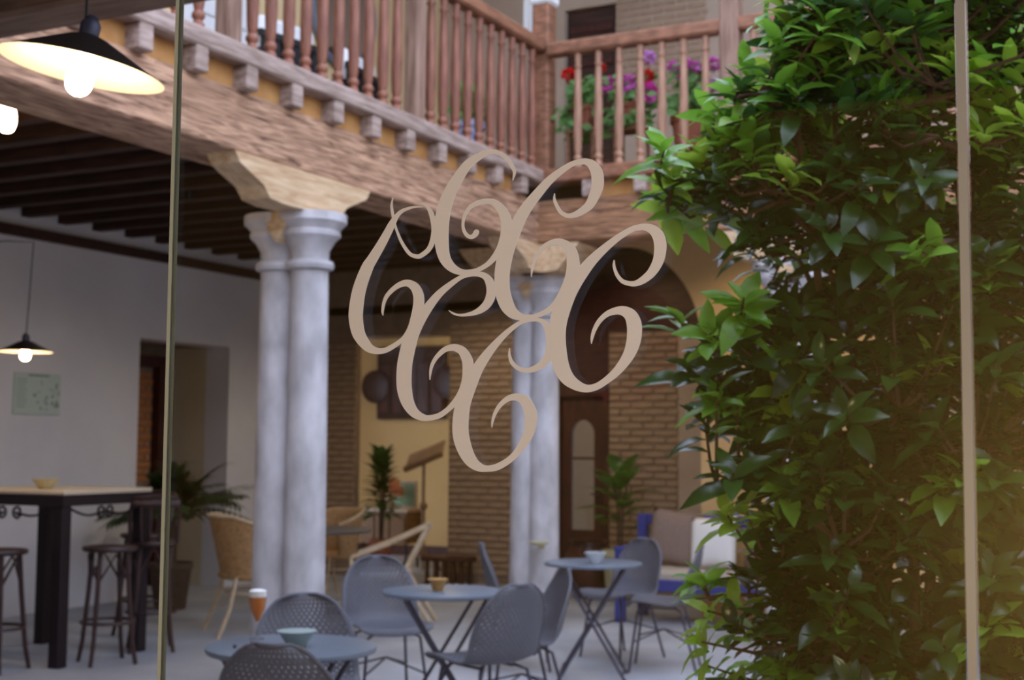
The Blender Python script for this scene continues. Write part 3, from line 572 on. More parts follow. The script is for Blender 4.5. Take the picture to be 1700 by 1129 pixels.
MB().lathe([(0.03, 0), (0.03, 0.004), (0.006, 0.012), (0.005, 0.055), (0.012, 0.068), (0.030, 0.115), (0.036, 0.17), (0.0365, 0.185)], 24).build('glass_body', clear_m, bg_)
MB().lathe([(0.006, 0.068), (0.028, 0.115), (0.034, 0.16), (0.0345, 0.163)], 24).build('beer', beer_m, bg_)
MB().lathe([(0.0345, 0.163), (0.0355, 0.178), (0.034, 0.186), (0.02, 0.191), (0.002, 0.193)], 24).build('foam', whitecl, bg_)
for x, y, l in ((-3.22, 4.02, 'tiny dark olive stone near the table edge'), (-3.22, 4.12, 'tiny dark olive stone nearer the beer glass')):
    tag(MB().ball((0, 0, 0), 0.008, 8, 5, 0.8).build('olive_stone', bent_m, loc=(x, y, 0.7515)), l, 'olive stone')

# ------------------------------------------------------------ bar table and stools
bt = thing('bar_table', 'tall dark bar table with a cream top', 'table', (-7.32, 7.08, 0), rad(4))
MB().cbox(-0.5, 0.5, -0.46, 0.46, 1.145, 1.175, 0.006).build('table_top', cream_top, bt, 0)
MB().box(-0.49, 0.49, -0.46, 0.46, 1.07, 1.144).build('apron', iron_m, bt, 0)
for sx in (-1, 1):
    for sy in (-1, 1):
        MB().cbox(sx * 0.44 - 0.045, sx * 0.44 + 0.045, sy * 0.41 - 0.045, sy * 0.41 + 0.045, 0, 1.07, 0.006).build('leg', iron_m, bt, 0)
def scroll(f):
    pts = [f(0.02 + 0.30 * k / 8, -0.02 - 0.05 * math.sin(PI * k / 10)) for k in range(8)]
    pts += [f(0.32 + 0.045 * (1 - k / 20) * math.sin(k * 0.5), -0.07 + 0.045 * (1 - (1 - k / 20) * math.cos(k * 0.5)) - 0.02) for k in range(17)]
    return pts
for s in (-1, 1):
    MB().tube(scroll(lambda a, z: (0.46, s * (0.37 - a), 1.07 + z)), 0.009, 6).build('scroll_bracket', iron_m, bt)
    MB().tube(scroll(lambda a, z: (s * (0.39 - a), -0.43, 1.07 + z)), 0.009, 6).build('scroll_bracket', iron_m, bt)
bowl('small cream bowl on the bar table', (-7.18, 6.86, 1.175), 0.095, 0.07, cream_ch, cream_ch)
st = thing('bar_stool', 'dark bentwood bar stool under the bar table', 'stool', (-6.72, 7.02, 0), rad(60), 'dark bentwood bar stools')
MB().lathe([(0.16, 0.755), (0.18, 0.762), (0.185, 0.775), (0.18, 0.79), (0.16, 0.785), (0.002, 0.78)], 28).build('seat', bent_m, st)
for k in range(4):
    q = PI / 4 + k * PI / 2; c, s = math.cos(q), math.sin(q)
    MB().tube([(0.13 * c, 0.13 * s, 0.76), (0.15 * c, 0.15 * s, 0.5), (0.185 * c, 0.185 * s, 0.15), (0.215 * c, 0.215 * s, 0)], [0.017, 0.017, 0.016, 0.015], 8).build('leg', bent_m, st)
    q2 = q + PI / 2; MB().tube([(0.145 * c, 0.145 * s, 0.55), (0.10 * (c + math.cos(q2)), 0.10 * (s + math.sin(q2)), 0.74), (0.145 * math.cos(q2), 0.145 * math.sin(q2), 0.55)], 0.010, 6).build('brace', bent_m, st)
MB().tube([(0.178 * math.cos(2 * PI * i / 24), 0.178 * math.sin(2 * PI * i / 24), 0.28) for i in range(24)], 0.011, 8, closed=True).build('foot_ring', bent_m, st)
st2 = dup(st, (-6.86, 7.60, 0), rad(45), 'dark bentwood bar stool with a tall slatted back beside the palm')
bkp = [(0.17 * math.sin(q), -0.155 - 0.03 * math.cos(q), 0) for q in [rad(a) for a in range(-75, 76, 15)]]
hoop = MB().tube([(-0.165, -0.08, 0.78), (-0.175, -0.13, 1.0), (-0.15, -0.17, 1.1), (0, -0.2, 1.12), (0.15, -0.17, 1.1), (0.175, -0.13, 1.0), (0.165, -0.08, 0.78)], 0.014, 8).build('back_hoop', bent_m, st2)
for x in (-0.09, -0.03, 0.03, 0.09):
    MB().tube([(x, -0.15, 0.785), (x * 1.1, -0.185, 0.95), (x * 1.1, -0.195, 1.1)], 0.010, 6).build('back_slat', bent_m, hoop)
MB().tube([(p[0], p[1] - 0.0, 1.065) for p in bkp], 0.03, 8).build('back_rail', bent_m, st2)
dup(st, (-7.12, 6.42, 0), rad(10), 'dark bentwood bar stool cut by the left edge')
s4 = dup(st2, (-7.30, 7.95, 0), rad(175), 'dark bentwood bar stool with a curved back behind the bar table')
s4.location = (-7.45, 8.15, 0)

# ------------------------------------------------------------ things on the left wall
ps = thing('map_poster', 'pale green printed map sheet on the white left wall', 'poster', (XW, 8.65, 1.925))
MB().cbox(0.002, 0.012, -0.27, 0.27, -0.185, 0.185, 0.003).build('sheet', mat('map_paper', (186, 200, 190), rough=0.7), ps, 0)
pk = mat('map_print', (120, 130, 124), rough=0.8)
b = MB().box(0.012, 0.0125, -0.11, 0.13, 0.155, 0.17)
for i in range(9): b.box(0.012, 0.0125, -0.24, -0.12 - 0.01 * (i % 3), 0.12 - i * 0.03, 0.126 - i * 0.03)
for i in range(26):
    y, z = R.uniform(-0.05, 0.24), R.uniform(-0.15, 0.12); b.box(0.012, 0.0125, y, y + R.uniform(0.008, 0.03), z, z + R.uniform(0.006, 0.03))
b.build('print', pk, ps, 0)['kind'] = 'stuff'

# ------------------------------------------------------------ rattan chairs, dining table
def rattan_chair(label, loc, rz):
    t = thing('rattan_chair', label, 'chair', loc, rz, 'rattan chairs in the left gallery')
    b = MB(); n = 14; vs = []
    for j in range(9):
        k = j / 8; z = 0.40 + 0.46 * k
        for i in range(n + 1):
            q = rad(-115 + 230 * i / n); rx = 0.25 + 0.05 * k; ry = 0.23 + 0.07 * k
            zz = z - (0.13 * k * (max(0, abs(q) - 0.9) / 1.1) if k > 0 else 0)
            vs.append((rx * math.sin(q), -ry * math.cos(q) * (1 + 0.1 * k), zz))
    b.add(vs, [(j * (n + 1) + i, j * (n + 1) + i + 1, (j + 1) * (n + 1) + i + 1, (j + 1) * (n + 1) + i) for j in range(8) for i in range(n)])
    o = b.build('woven_back', rattan_m, t, 60); o.modifiers.new('thickness', 'SOLIDIFY').thickness = 0.014
    MB().tube(vs[8 * (n + 1):], 0.014, 8).build('top_rail', palewood_m, t)
    MB().lathe([(0.22, 0.40), (0.25, 0.41), (0.255, 0.43), (0.24, 0.45), (0.002, 0.455)], 24).build('seat', rattan_m, t)
    for sx in (-1, 1):
        for sy in (-1, 1):
            MB().tube([(sx * 0.18, sy * 0.17, 0.42), (sx * 0.21, sy * 0.22, 0.2), (sx * 0.24, sy * 0.30, 0.0)], 0.014, 8).build('leg', palewood_m, t)
    MB().tube([(0.2 * math.cos(2 * PI * i / 16), 0.2 * math.sin(2 * PI * i / 16), 0.3) for i in range(16)], 0.009, 6, closed=True).build('stretcher', palewood_m, t)
    return t
rattan_chair('honey rattan chair seen from behind, left of the nearest column', (-6.80, 8.72, 0), rad(-38)).scale = (1.15, 1.15, 1.08)
rattan_chair('honey rattan chair behind the dining table right of the nearest column', (-7.62, 10.95, 0), rad(165))
dt = thing('dining_table', 'round grey dining table behind the nearest column', 'table', (-7.12, 10.05, 0))
MB().lathe([(0.44, 0.71), (0.46, 0.72), (0.46, 0.74), (0.45, 0.745), (0.002, 0.745)], 36).build('table_top', mat('grey_top', (92, 86, 84), rough=0.5), dt)
MB().lathe([(0.25, 0), (0.25, 0.02), (0.05, 0.05), (0.04, 0.3), (0.05, 0.66), (0.12, 0.71)], 20).build('pedestal', iron_m, dt)
lc = thing('lounge_chair', 'pale wooden reclining chair with a slanted back by the warm lit opening', 'chair', (-6.12, 9.70, 0), rad(27))
for sy in (-0.26, 0.26):
    MB().tube([(-0.32, sy, 0.57), (0.0, sy, 0.69), (0.30, sy, 0.83)], 0.018, 8).build('back_rail', palewood_m, lc)
    MB().tube([(0.30, sy, 0.82), (0.16, sy, 0.55), (0.10, sy, 0.42), (-0.06, sy, 0.0)], 0.018, 8).build('leg', palewood_m, lc)
    MB().tube([(-0.32, sy, 0.57), (-0.30, sy, 0.0)], 0.018, 8).build('leg', palewood_m, lc)
    MB().tube([(0.10, sy * 0.9, 0.44), (0.22, sy * 0.9, 0.22), (0.36, sy * 0.9, 0.0)], 0.018, 8).build('leg', palewood_m, lc)
    MB().tube([(-0.30, sy, 0.40), (0.14, sy, 0.42)], 0.016, 8).build('seat_rail', palewood_m, lc)
MB().prism([(-0.32, 0.55), (0.0, 0.67), (0.30, 0.81), (0.29, 0.83), (-0.01, 0.69), (-0.33, 0.57)], 'y', -0.245, 0.245).build('sling', mat('sling_canvas', (170, 156, 140), rough=0.9), lc, 0)
MB().cbox(-0.26, 0.12, -0.24, 0.24, 0.40, 0.45, 0.02).build('seat_cushion', whitecl, lc, 30)

# ------------------------------------------------------------ warm lit room contents
cs = thing('console_table', 'dark wooden console with a pale top in the warm lit room', 'table', (-9.0, 14.2, 0))
MB().cbox(-0.36, 0.36, -0.2, 0.2, 0.68, 0.715, 0.006).build('table_top', palewood_m, cs, 0)
MB().box(-0.34, 0.34, -0.18, 0.18, 0.3, 0.679).build('cabinet', mat('console_wood', (104, 72, 40), (126, 90, 52), 5, (1, 1, 6), 0.6), cs, 0)
for x in (-0.22, 0.0, 0.22): MB().cbox(x - 0.1, x + 0.1, -0.195, -0.181, 0.34, 0.64, 0.006).build('drawer_front', mat('console_front', (118, 82, 46), rough=0.6), cs, 0)
for sx in (-1, 1):
    MB().tube([(sx * 0.3, -0.14, 0.3), (sx * 0.33, -0.16, 0.12), (sx * 0.28, -0.15, 0.0)], 0.018, 8).build('leg', iron_m, cs)
    MB().tube([(sx * 0.3, 0.14, 0.3), (sx * 0.3, 0.16, 0.0)], 0.018, 8).build('leg', iron_m, cs)
fl = thing('flower_vase', 'vase with a large peach coloured flower head on the console', 'flowers', (-8.96, 14.1, 0.715))
MB().lathe([(0.05, 0), (0.07, 0.05), (0.06, 0.1), (0.035, 0.14), (0.045, 0.15)], 18).build('vase', cream_ch, fl)
peach = mat('peach_petal', (240, 176, 134), rough=0.8); b = MB()
for i in range(90):
    q = R.uniform(0, 2 * PI); e = math.asin(R.uniform(-0.5, 1)); d = Vector((math.cos(q) * math.cos(e), math.sin(q) * math.cos(e), math.sin(e)))
    b.leaf(Vector((0, 0, 0.20)) + d * 0.07, d + Vector((0, 0, 0.1)), (0, 0.3, 1), 0.13, 0.09, -0.3, 3)
b.build('petals', peach, fl)['kind'] = 'stuff'
pc = thing('framed_picture', 'small green picture in a wooden frame leaning behind the flowers', 'picture', (-8.93, 14.34, 0.715))
MB().box(-0.2, 0.2, 0, 0.012, 0.03, 0.31).build('picture', mat('green_picture', (120, 150, 110), (140, 168, 128), 6), pc, 0)
for a in ((-0.22, -0.19, 0, 0.34), (0.19, 0.22, 0, 0.34), (-0.19, 0.19, 0, 0.03), (-0.19, 0.19, 0.31, 0.34)):
    MB().box(a[0], a[1], -0.012, 0.015, a[2], a[3]).build('frame_bar', palewood_m, pc, 0)
stand_m = mat('stand_wood', (128, 98, 70), (150, 118, 86), 6, (1, 1, 4), 0.5)
ms = thing('music_stand', 'wooden music stand with a tilted book rest in the warm lit room', 'stand', (-8.26, 13.75, 0))
MB().tube([(0, 0, 0.2), (0.005, 0, 0.7), (-0.005, 0, 0.95), (0, 0, 1.3)], 0.02, 10).build('pole', stand_m, ms)
MB().ball((0, 0, 0.78), 0.05, 12, 7).build('knob', stand_m, ms)
o = MB().cbox(-0.25, 0.25, -0.17, 0.17, -0.012, 0.012, 0.006).build('book_rest', stand_m, ms, 0, (0.02, 0, 1.38)); o.rotation_euler = (rad(32), rad(-22), rad(10))
o = MB().cbox(-0.26, 0.26, -0.20, -0.16, -0.02, 0.05, 0.006).build('ledge', stand_m, ms, 0, (0.02, 0, 1.38)); o.rotation_euler = (rad(32), rad(-22), rad(10))
for k in range(3):
    q = 2 * PI * k / 3; MB().tube([(0, 0, 0.25), (0.2 * math.cos(q), 0.2 * math.sin(q), 0.1), (0.28 * math.cos(q), 0.28 * math.sin(q), 0.0)], 0.016, 8).build('leg', stand_m, ms)
wp_ = thing('carved_wall_panel', 'dark carved wooden panel hung high in the warm lit room', 'panel', (-9.72, 15.75, 1.85))
MB().cbox(-0.5, 0.6, -0.04, 0.04, 0, 1.0, 0.015).build('board', dark_wood, wp_, 0)
for i in range(5): MB().cbox(-0.44 + 0.21 * i, -0.28 + 0.21 * i, -0.06, -0.041, 0.08, 0.77, 0.01).build('carved_slat', door_wood, wp_, 0)
for x, z, l in ((-10.21, 2.3, 'dark round woven tray on the left of the carved panel'), (-9.06, 2.35, 'dark round woven tray on the right of the carved panel')):
    o = tag(MB().lathe([(0.22, 0), (0.23, 0.015), (0.2, 0.03), (0.12, 0.045), (0.01, 0.05)], 24).build('woven_tray', bent_m, loc=(x, 15.68, z)), l, 'tray'); o.rotation_euler = (PI / 2, 0, 0)
lt = thing('low_bench', 'low dark wooden bench with slatted legs in front of the brick wall', 'bench', (-7.33, 12.75, 0), rad(4))
MB().cbox(-0.27, 0.27, -0.16, 0.16, 0.25, 0.30, 0.012).build('bench_top', door_wood, lt, 0)
for i in range(5):
    for sy in (-1, 1): MB().cbox(-0.22 + 0.1 * i, -0.18 + 0.1 * i, sy * 0.12 - 0.02, sy * 0.12 + 0.02, 0, 0.25, 0.005).build('leg', door_wood, lt, 0)

# ------------------------------------------------------------ fill spots with small housings, added to brighten the galleries
for i, (x, y, p, l) in enumerate(((-6.6, 11.6, 36, 'added fill spot over the brick wall'), (-5.0, 12.4, 6, 'added fill spot over the dark door'), (-3.2, 10.7, 22, 'added fill spot in front of the ochre arch wall'), (-7.3, 8.4, 13, 'added fill spot over the rattan chairs'))):
    t = thing('fill_spot', l, 'lamp', (x, y, 3.47), group='added fill spots of the galleries')
    MB().lathe([(0.05, 0.15), (0.05, 0.03), (0.045, 0.0), (0.04, 0.0), (0.04, 0.05), (0.002, 0.05)], 16).build('housing', blackm, t)
    spot('spot_light', (x, y, 3.45), p, (1.0, 0.84, 0.64) if i != 3 else (1.0, 0.90, 0.82))

# ------------------------------------------------------------ blue sofa
sf = thing('blue_sofa', 'blue wooden sofa with beige seat cushions behind the far table', 'sofa', (-3.80, 11.12, 0), rad(2))
for sx in (-0.72, 0.72):
    MB().cbox(sx - 0.04, sx + 0.04, -0.33, -0.25, 0, 0.62, 0.006).build('leg', blue_m, sf, 0)
    o = MB().cbox(sx - 0.04, sx + 0.04, 0.24, 0.34, 0, 0.9, 0.006).build('back_post', blue_m, sf, 0)
    MB().cbox(sx - 0.045, sx + 0.045, -0.34, 0.30, 0.60, 0.64, 0.006).build('arm', blue_m, sf, 0)
MB().cbox(-0.72, 0.72, -0.33, -0.28, 0.28, 0.38, 0.006).build('front_rail', blue_m, sf, 0)
MB().cbox(-0.72, 0.72, 0.28, 0.33, 0.80, 0.90, 0.006).build('back_rail', blue_m, sf, 0)
MB().cbox(-0.70, 0.70, -0.30, 0.30, 0.30, 0.34, 0.006).build('seat_board', blue_m, sf, 0)
seatm = mat('seat_linen', (176, 164, 150), rough=0.95)
for i in range(2): MB().cbox(-0.67 + 0.675 * i, -0.01 + 0.675 * i, -0.30, 0.26, 0.341, 0.46, 0.035).build('seat_cushion', seatm, sf, 40)
def cushion(name, label, loc, rot, w_, h_, m):
    b = MB(); n = 10; vs = []
    for s in (-1, 1):
        for i in range(n + 1):
            for j in range(n + 1):
                u, v = -1 + 2 * i / n, -1 + 2 * j / n
                th = 0.075 * max(0, (1 - u * u) * (1 - v * v)) ** 0.45
                k = 1 - 0.06 * (1 - abs(u * v))
                vs.append((u * w_ / 2 * (1 - 0.05 * (1 - v * v) * 0), s * th, v * h_ / 2 * k + h_ / 2))
    N = (n + 1) ** 2
    fs = [(o + i * (n + 1) + j, o + (i + 1) * (n + 1) + j, o + (i + 1) * (n + 1) + j + 1, o + i * (n + 1) + j + 1) for o in (0, N) for i in range(n) for j in range(n)]
    b.add(vs, fs); o = b.build(name, m, None, 60, loc); o.rotation_euler = rot
    bm_ = bmesh.new(); bm_.from_mesh(o.data); bmesh.ops.remove_doubles(bm_, verts=bm_.verts[:], dist=0.0005); bmesh.ops.recalc_face_normals(bm_, faces=bm_.faces[:]); bm_.to_mesh(o.data); bm_.free()
    return tag(o, label, 'cushion')
cushion('cushion', 'large taupe cushion at the left end of the blue sofa', (-4.20, 11.17, 0.46), (rad(-14), rad(6), rad(3)), 0.46, 0.5, taupe_m)
cushion('cushion', 'off-white cushion beside the taupe one on the blue sofa', (-3.78, 11.09, 0.46), (rad(-16), rad(-5), rad(-4)), 0.42, 0.46, whitecl)
cushion('cushion', 'taupe cushion at the right end of the blue sofa behind the shrub', (-3.30, 11.17, 0.46), (rad(-14), rad(3), 0), 0.46, 0.46, taupe_m)

# ------------------------------------------------------------ potted plants on the ground floor
def pot(t, r, h, m, name='pot'):
    MB().lathe([(r * 0.7, 0), (r * 0.74, 0.01), (r * 0.98, h * 0.85), (r, h * 0.86), (r * 1.05, h * 0.88), (r * 1.05, h), (r * 0.93, h), (r * 0.9, h * 0.9), (0.002, h * 0.89)], 24).build(name, m, t)
def broadleaf(label, loc, potr, poth, pm, H, leaves, seed, Lr=(0.25, 0.34), m=None, wr_=0.5):
    t = thing('potted_plant', label, 'plant', loc); rr = random.Random(seed)
    pot(t, potr, poth, pm)
    for i in range(3): MB().tube([(0.02 * i - 0.02, 0, poth * 0.85), (0.03 * (i - 1), 0.02, poth + (H - poth) * 0.5), (0.07 * (i - 1), 0.01 * i, H * 0.9)], 0.010, 6).build('stem', bark, t)
    for i in range(leaves):
        k = (i + 0.5) / leaves; z = poth + (H - poth) * (0.25 + 0.7 * k); q = i * 2.4 + rr.uniform(-0.3, 0.3)
        el = rad(10 + 60 * k + rr.uniform(-12, 12)); L = rr.uniform(*Lr) * (1 - 0.2 * k)
        d = Vector((math.cos(q) * math.cos(el), math.sin(q) * math.cos(el), math.sin(el)))
        base = Vector((0.05 * math.cos(q), 0.05 * math.sin(q), z))
        b = MB().leaf(base, d, (0, 0, 1), L, L * wr_, 0.45, 5, 0.2); b.build('leaf', m or leaf_d, t, 80)
    return t
broadleaf('broad-leaved plant in a pale pot against the brick wall by the dark door', (-5.1, 12.2, 0), 0.17, 0.5, cream_ch, 1.28, 15, 3, (0.32, 0.42), leafmat('leaf_rubber', (36, 74, 28), (64, 112, 40), 0.3), 0.58)
broadleaf('tall dark leafy plant at the left side of the warm lit opening', (-8.60, 13.36, 0), 0.13, 0.4, terra_m, 1.45, 120, 5, (0.17, 0.24))
dp = thing('glazed_urn', 'dark brown round urn standing in front of the dark door', 'urn', (-5.50, 12.35, 0))
MB().lathe([(0.1, 0), (0.13, 0.02), (0.2, 0.12), (0.245, 0.28), (0.23, 0.42), (0.18, 0.52), (0.17, 0.55), (0.19, 0.57), (0.15, 0.57), (0.15, 0.5), (0.002, 0.48)], 28).build('body', mat('dark_glaze', (58, 30, 24), (80, 42, 30), 5, rough=0.35), dp)
MB().lathe([(0.18, 0.515), (0.186, 0.52), (0.186, 0.53), (0.178, 0.535)], 28).build('band', iron_m, dp)
pm_ = thing('potted_palm', 'potted palm with arching fronds in front of the recess', 'plant', (-8.40, 9.55, 0))
pot(pm_, 0.19, 0.42, mat('dark_basket', (74, 58, 48), (92, 74, 60), 30, rough=0.9))
MB().tube([(0, 0, 0.4), (0.01, 0, 0.62), (0, 0, 0.82)], [0.05, 0.045, 0.03], 10).build('trunk', bark, pm_)
for i in range(64):
    q = i * 2.399; el = rad(R.uniform(30, 88)); L = R.uniform(0.58, 0.86) * (0.7 if math.cos(q) < -0.2 else 1); b = MB(); pts = []
    dh = Vector((math.cos(q), math.sin(q), 0)); sag = R.uniform(0.35, 0.75)
    for k in range(9):
        s = k / 8; pts.append(Vector((0, 0, 0.78)) + dh * (L * s * math.cos(el) * (1 + 0.35 * s)) + Vector((0, 0, L * s * math.sin(el) - sag * L * s * s * 0.75)))
    b.tube(pts, [0.008 - 0.006 * k / 8 for k in range(9)], 5)
    for k in range(2, 9):
        for f in (0, 0.5):
            if k == 8 and f: continue
            p = pts[k].lerp(pts[min(k + 1, 8)], f); tn = (pts[min(k + 1, 8)] - pts[k - 1]).normalized(); sd = tn.cross(Vector((0, 0, 1))).normalized()
            for s in (-1, 1): b.leaf(p, tn * 0.9 + sd * s * 0.75, (0, 0, 1), 0.26 * (1 - 0.06 * k) + 0.02, 0.030, 0.35, 3, 0.1)
    b.build('frond', leaf_p, pm_, 80)

# ------------------------------------------------------------ upper gallery things
def flower_head(t, p, r, m, seed):
    r *= 1.2; rr = random.Random(seed); b = MB()
    for i in range(60):
        q = rr.uniform(0, 2 * PI); z = rr.uniform(-0.8, 1); c = math.sqrt(max(0, 1 - z * z)); d = Vector((c * math.cos(q), c * math.sin(q), z))
        b.leaf(Vector(p) + d * r * 0.45, d + Vector((rr.uniform(-.4, .4), rr.uniform(-.4, .4), 0)), (rr.uniform(-1, 1), rr.uniform(-1, 1), 1), r * 0.75, r * 0.7, 0.1, 2, 0.1)
    b.build('flower_head', m, t, 60)
red = mat('petal_red', (232, 52, 44), rough=0.7); pink = mat('petal_pink', (240, 96, 200), rough=0.7); mauve = mat('petal_mauve', (236, 128, 214), rough=0.7); pale = mat('petal_lilac', (240, 184, 240), rough=0.7)
def geranium(label, loc, w_, lo, hi, flowers, seed, pm=terra_m, pr=0.11, phh=0.2, n=120, stand=None):
    t = thing('geranium_pot', label, 'plant', loc, group='flower pots on the upper galleries'); rr = random.Random(seed)
    MB().lathe([(pr * 0.7, 0), (pr * 0.95, phh * 0.8), (pr * 1.08, phh * 0.82), (pr * 1.08, phh), (pr * 0.95, phh), (0.002, phh * 0.9)], 20, (0, 0, 0)).build('pot', pm, t)
    b = MB(); fm = MB()
    for i in range(n):
        x = rr.gauss(0, w_ * 0.5); y = rr.gauss(0, 0.09); k = rr.random(); z = phh + lo + (hi - lo) * k; 
        p = Vector((x, y, z)); q = rr.uniform(0, 2 * PI); nrm = Vector((rr.uniform(-.5, .5), -0.7 + rr.uniform(-.3, .3), rr.uniform(0.2, 1))).normalized()
        a = nrm.orthogonal().normalized(); c2 = nrm.cross(a); rl = rr.uniform(0.034, 0.055)
        vs = [p] + [p + (a * math.cos(2 * PI * j / 8) + c2 * math.sin(2 * PI * j / 8)) * rl * (1 if j % 2 else 0.85) + nrm * 0.008 for j in range(8)]
        b.add(vs, [(0, j + 1, (j + 1) % 8 + 1) for j in range(8)])
        if i % 4 == 0: fm.tube([(x * 0.2, y * 0.3, phh * 0.9), (x * 0.6, y, (phh + z) / 2 + 0.03), p], 0.004, 4)
    b.build('foliage', leaf_g, t, 80)['kind'] = 'stuff'
    fm.build('stems', leaf_g, t)['kind'] = 'stuff'
    for i, (fx, fz, r, m) in enumerate(flowers):
        p = (fx - loc[0], -0.06, fz - loc[2]); flower_head(t, p, r, m, seed * 31 + i)
        MB().tube([(p[0] * 0.5, 0, phh), (p[0] * 0.9, -0.04, (phh + p[2]) / 2 + 0.02), p], 0.004, 5).build('flower_stalk', leaf_g, t)
    return t
geranium('trailing geranium with red blooms beside the corner post', (-4.50, 10.0, 4.1), 0.22, -0.28, 0.22, [(-4.62, 4.57, 0.05, red), (-4.33, 4.6, 0.035, red)], 11, n=150)
geranium('geranium with pink, mauve and red blooms between the thin balusters', (-4.08, 10.0, 4.08), 0.26, -0.2, 0.22, [(-4.27, 4.45, 0.055, pink), (-4.09, 4.43, 0.065, mauve), (-3.94, 4.48, 0.06, red), (-3.92, 4.34, 0.075, pink), (-3.91, 4.63, 0.048, pale)], 12, n=120)
geranium('tall terracotta pot of pink geraniums near the second post', (-3.58, 10.0, 3.741), 0.18, 0.0, 0.36, [(-3.57, 4.48, 0.08, mauve), (-3.36, 4.51, 0.05, mauve), (-3.37, 4.34, 0.05, pale), (-3.7, 4.53, 0.04, mauve)], 13, pr=0.15, phh=0.40, n=130)
for x in (-4.50, -4.08):
    s = thing('plant_stand', 'wooden stand under the ' + ('trailing red' if x < -4.3 else 'pink and mauve') + ' geranium', 'stand', (x, 10.0, 3.741))
    h = 0.358 if x < -4.3 else 0.338
    MB().cbox(-0.13, 0.13, -0.1, 0.1, h - 0.03, h, 0.006).build('stand_top', rail_m, s, 0)
    for sx in (-1, 1):
        for sy in (-1, 1): MB().box(sx * 0.11 - 0.012, sx * 0.11 + 0.012, sy * 0.08 - 0.012, sy * 0.08 + 0.012, 0, h - 0.03).build('leg', rail_m, s, 0)
geranium('leafy plant in a blue and white pot behind the left balusters', (-5.15, 9.18, 3.741), 0.16, 0.0, 0.28, [], 14, pm=mat('bluewhite_pot', (150, 165, 215), (226, 230, 240), 14, ramp=(0.45, 0.55), rough=0.3), pr=0.13, phh=0.32, n=90)
# white tied curtain by the corner post
cu = thing('tied_curtain', 'white cloth curtain gathered beside the upper corner post', 'curtain', (-5.0, 10.05, 4.86))
b = MB(); vs = []; n = 28
for j in range(10):
    k = j / 9; z = 1.5 * k; rr_ = 0.075 - 0.035 * math.exp(-((k - 0.42) / 0.06) ** 2) + 0.05 * max(0, k - 0.5)
    if k < 0.1: rr_ = 0.06
    for i in range(n):
        q = 2 * PI * i / n; f = 1 + 0.22 * math.sin(7 * q); vs.append((rr_ * f * math.cos(q), rr_ * f * math.sin(q), z))
b.add(vs, [(j * n + i, j * n + (i + 1) % n, (j + 1) * n + (i + 1) % n, (j + 1) * n + i) for j in range(9) for i in range(n)])
b.build('cloth', whitecl, cu, 60)
MB().lathe([(0.05, 0.6), (0.056, 0.62), (0.05, 0.66)], 16).build('tie_band', cream_ch, cu)
# black garden chairs with white cushions behind the left balusters
def patio_chair(label, loc, rz):
    t = thing('patio_armchair', label, 'chair', loc, rz, 'black armchairs on the upper gallery')
    MB().cbox(-0.3, 0.3, -0.28, 0.28, 0.34, 0.38, 0.006).build('seat_frame', blackm, t, 0)
    MB().cbox(-0.28, 0.28, -0.18, 0.26, 0.381, 0.47, 0.03).build('seat_cushion', whitecl, t, 40)
    MB().cbox(-0.28, 0.28, -0.245, -0.14, 0.42, 0.92, 0.03).build('back_cushion', whitecl, t, 40)
    for sx in (-1, 1):
        for sy in (-1, 1): MB().box(sx * 0.3 - 0.02, sx * 0.3 + 0.02, sy * 0.27 - 0.02, sy * 0.27 + 0.02, 0, 0.62).build('leg', blackm, t, 0)
        MB().cbox(sx * 0.3 - 0.03, sx * 0.3 + 0.03, -0.29, 0.29, 0.62, 0.65, 0.006).build('arm', blackm, t, 0)
    for i in range(6): MB().box(-0.285 + 0.1 * i, -0.215 + 0.1 * i, -0.28, -0.25, 0.30, 0.76).build('back_slat', blackm, t, 0)
    MB().box(-0.32, 0.32, -0.29, -0.25, 0.74, 0.79).build('back_rail', blackm, t, 0)
patio_chair('black armchair with white cushions behind the balusters, nearer the large lamp', (-6.28, 8.05, 3.741), rad(80))
patio_chair('black armchair with white cushions behind the balusters, nearer the corner', (-6.28, 8.95, 3.741), rad(98))
sd = thing('side_table', 'low black slatted table between the upper gallery armchairs', 'table', (-6.4, 7.3, 3.741))
MB().cbox(-0.25, 0.25, -0.25, 0.25, 0.42, 0.45, 0.006).build('table_top', greypl, sd, 0)
for sx in (-1, 1):
    for sy in (-1, 1): MB().box(sx * 0.22 - 0.015, sx * 0.22 + 0.015, sy * 0.22 - 0.015, sy * 0.22 + 0.015, 0, 0.42).build('leg', blackm, sd, 0)
mr = thing('oval_mirror', 'oval mirror with a blue-grey frame on the upper gallery wall', 'mirror', (-7.09, 10.2, 5.55))
MB().tube([(0.02, 0.5 * math.cos(2 * PI * i / 40), 0.55 * math.sin(2 * PI * i / 40)) for i in range(40)], 0.035, 8, closed=True).build('frame', table_m, mr)
MB().prism([(0.48 * math.cos(2 * PI * i / 40), 0.53 * math.sin(2 * PI * i / 40)) for i in range(40)], 'x', 0.0, 0.012).build('mirror_glass', mat('mirror', (200, 200, 205), rough=0.05, metal=1.0), mr, 0)
dw = thing('door_4', 'white painted door on the upper gallery seen past the post', 'door', (-7.1, 8.45, 3.741)); dw['kind'] = 'structure'
lf4 = MB().cbox(0.0, 0.05, -0.45, 0.45, 0, 2.2, 0.006).build('leaf_board', whitecl, dw, 0)
for z in (0.2, 1.2): MB().cbox(0.05, 0.065, -0.33, 0.33, z, z + 0.8, 0.01).build('panel', whitecl, lf4, 0)
MB().tube([(0.05, 0.36, 1.05), (0.1, 0.36, 1.05), (0.1, 0.28, 1.05)], 0.01, 6).build('handle', blackm, lf4)

# ------------------------------------------------------------ large shrub right of the glass
D0 = 3.15
fh = Vector((-math.sin(HEAD), math.cos(HEAD), 0))
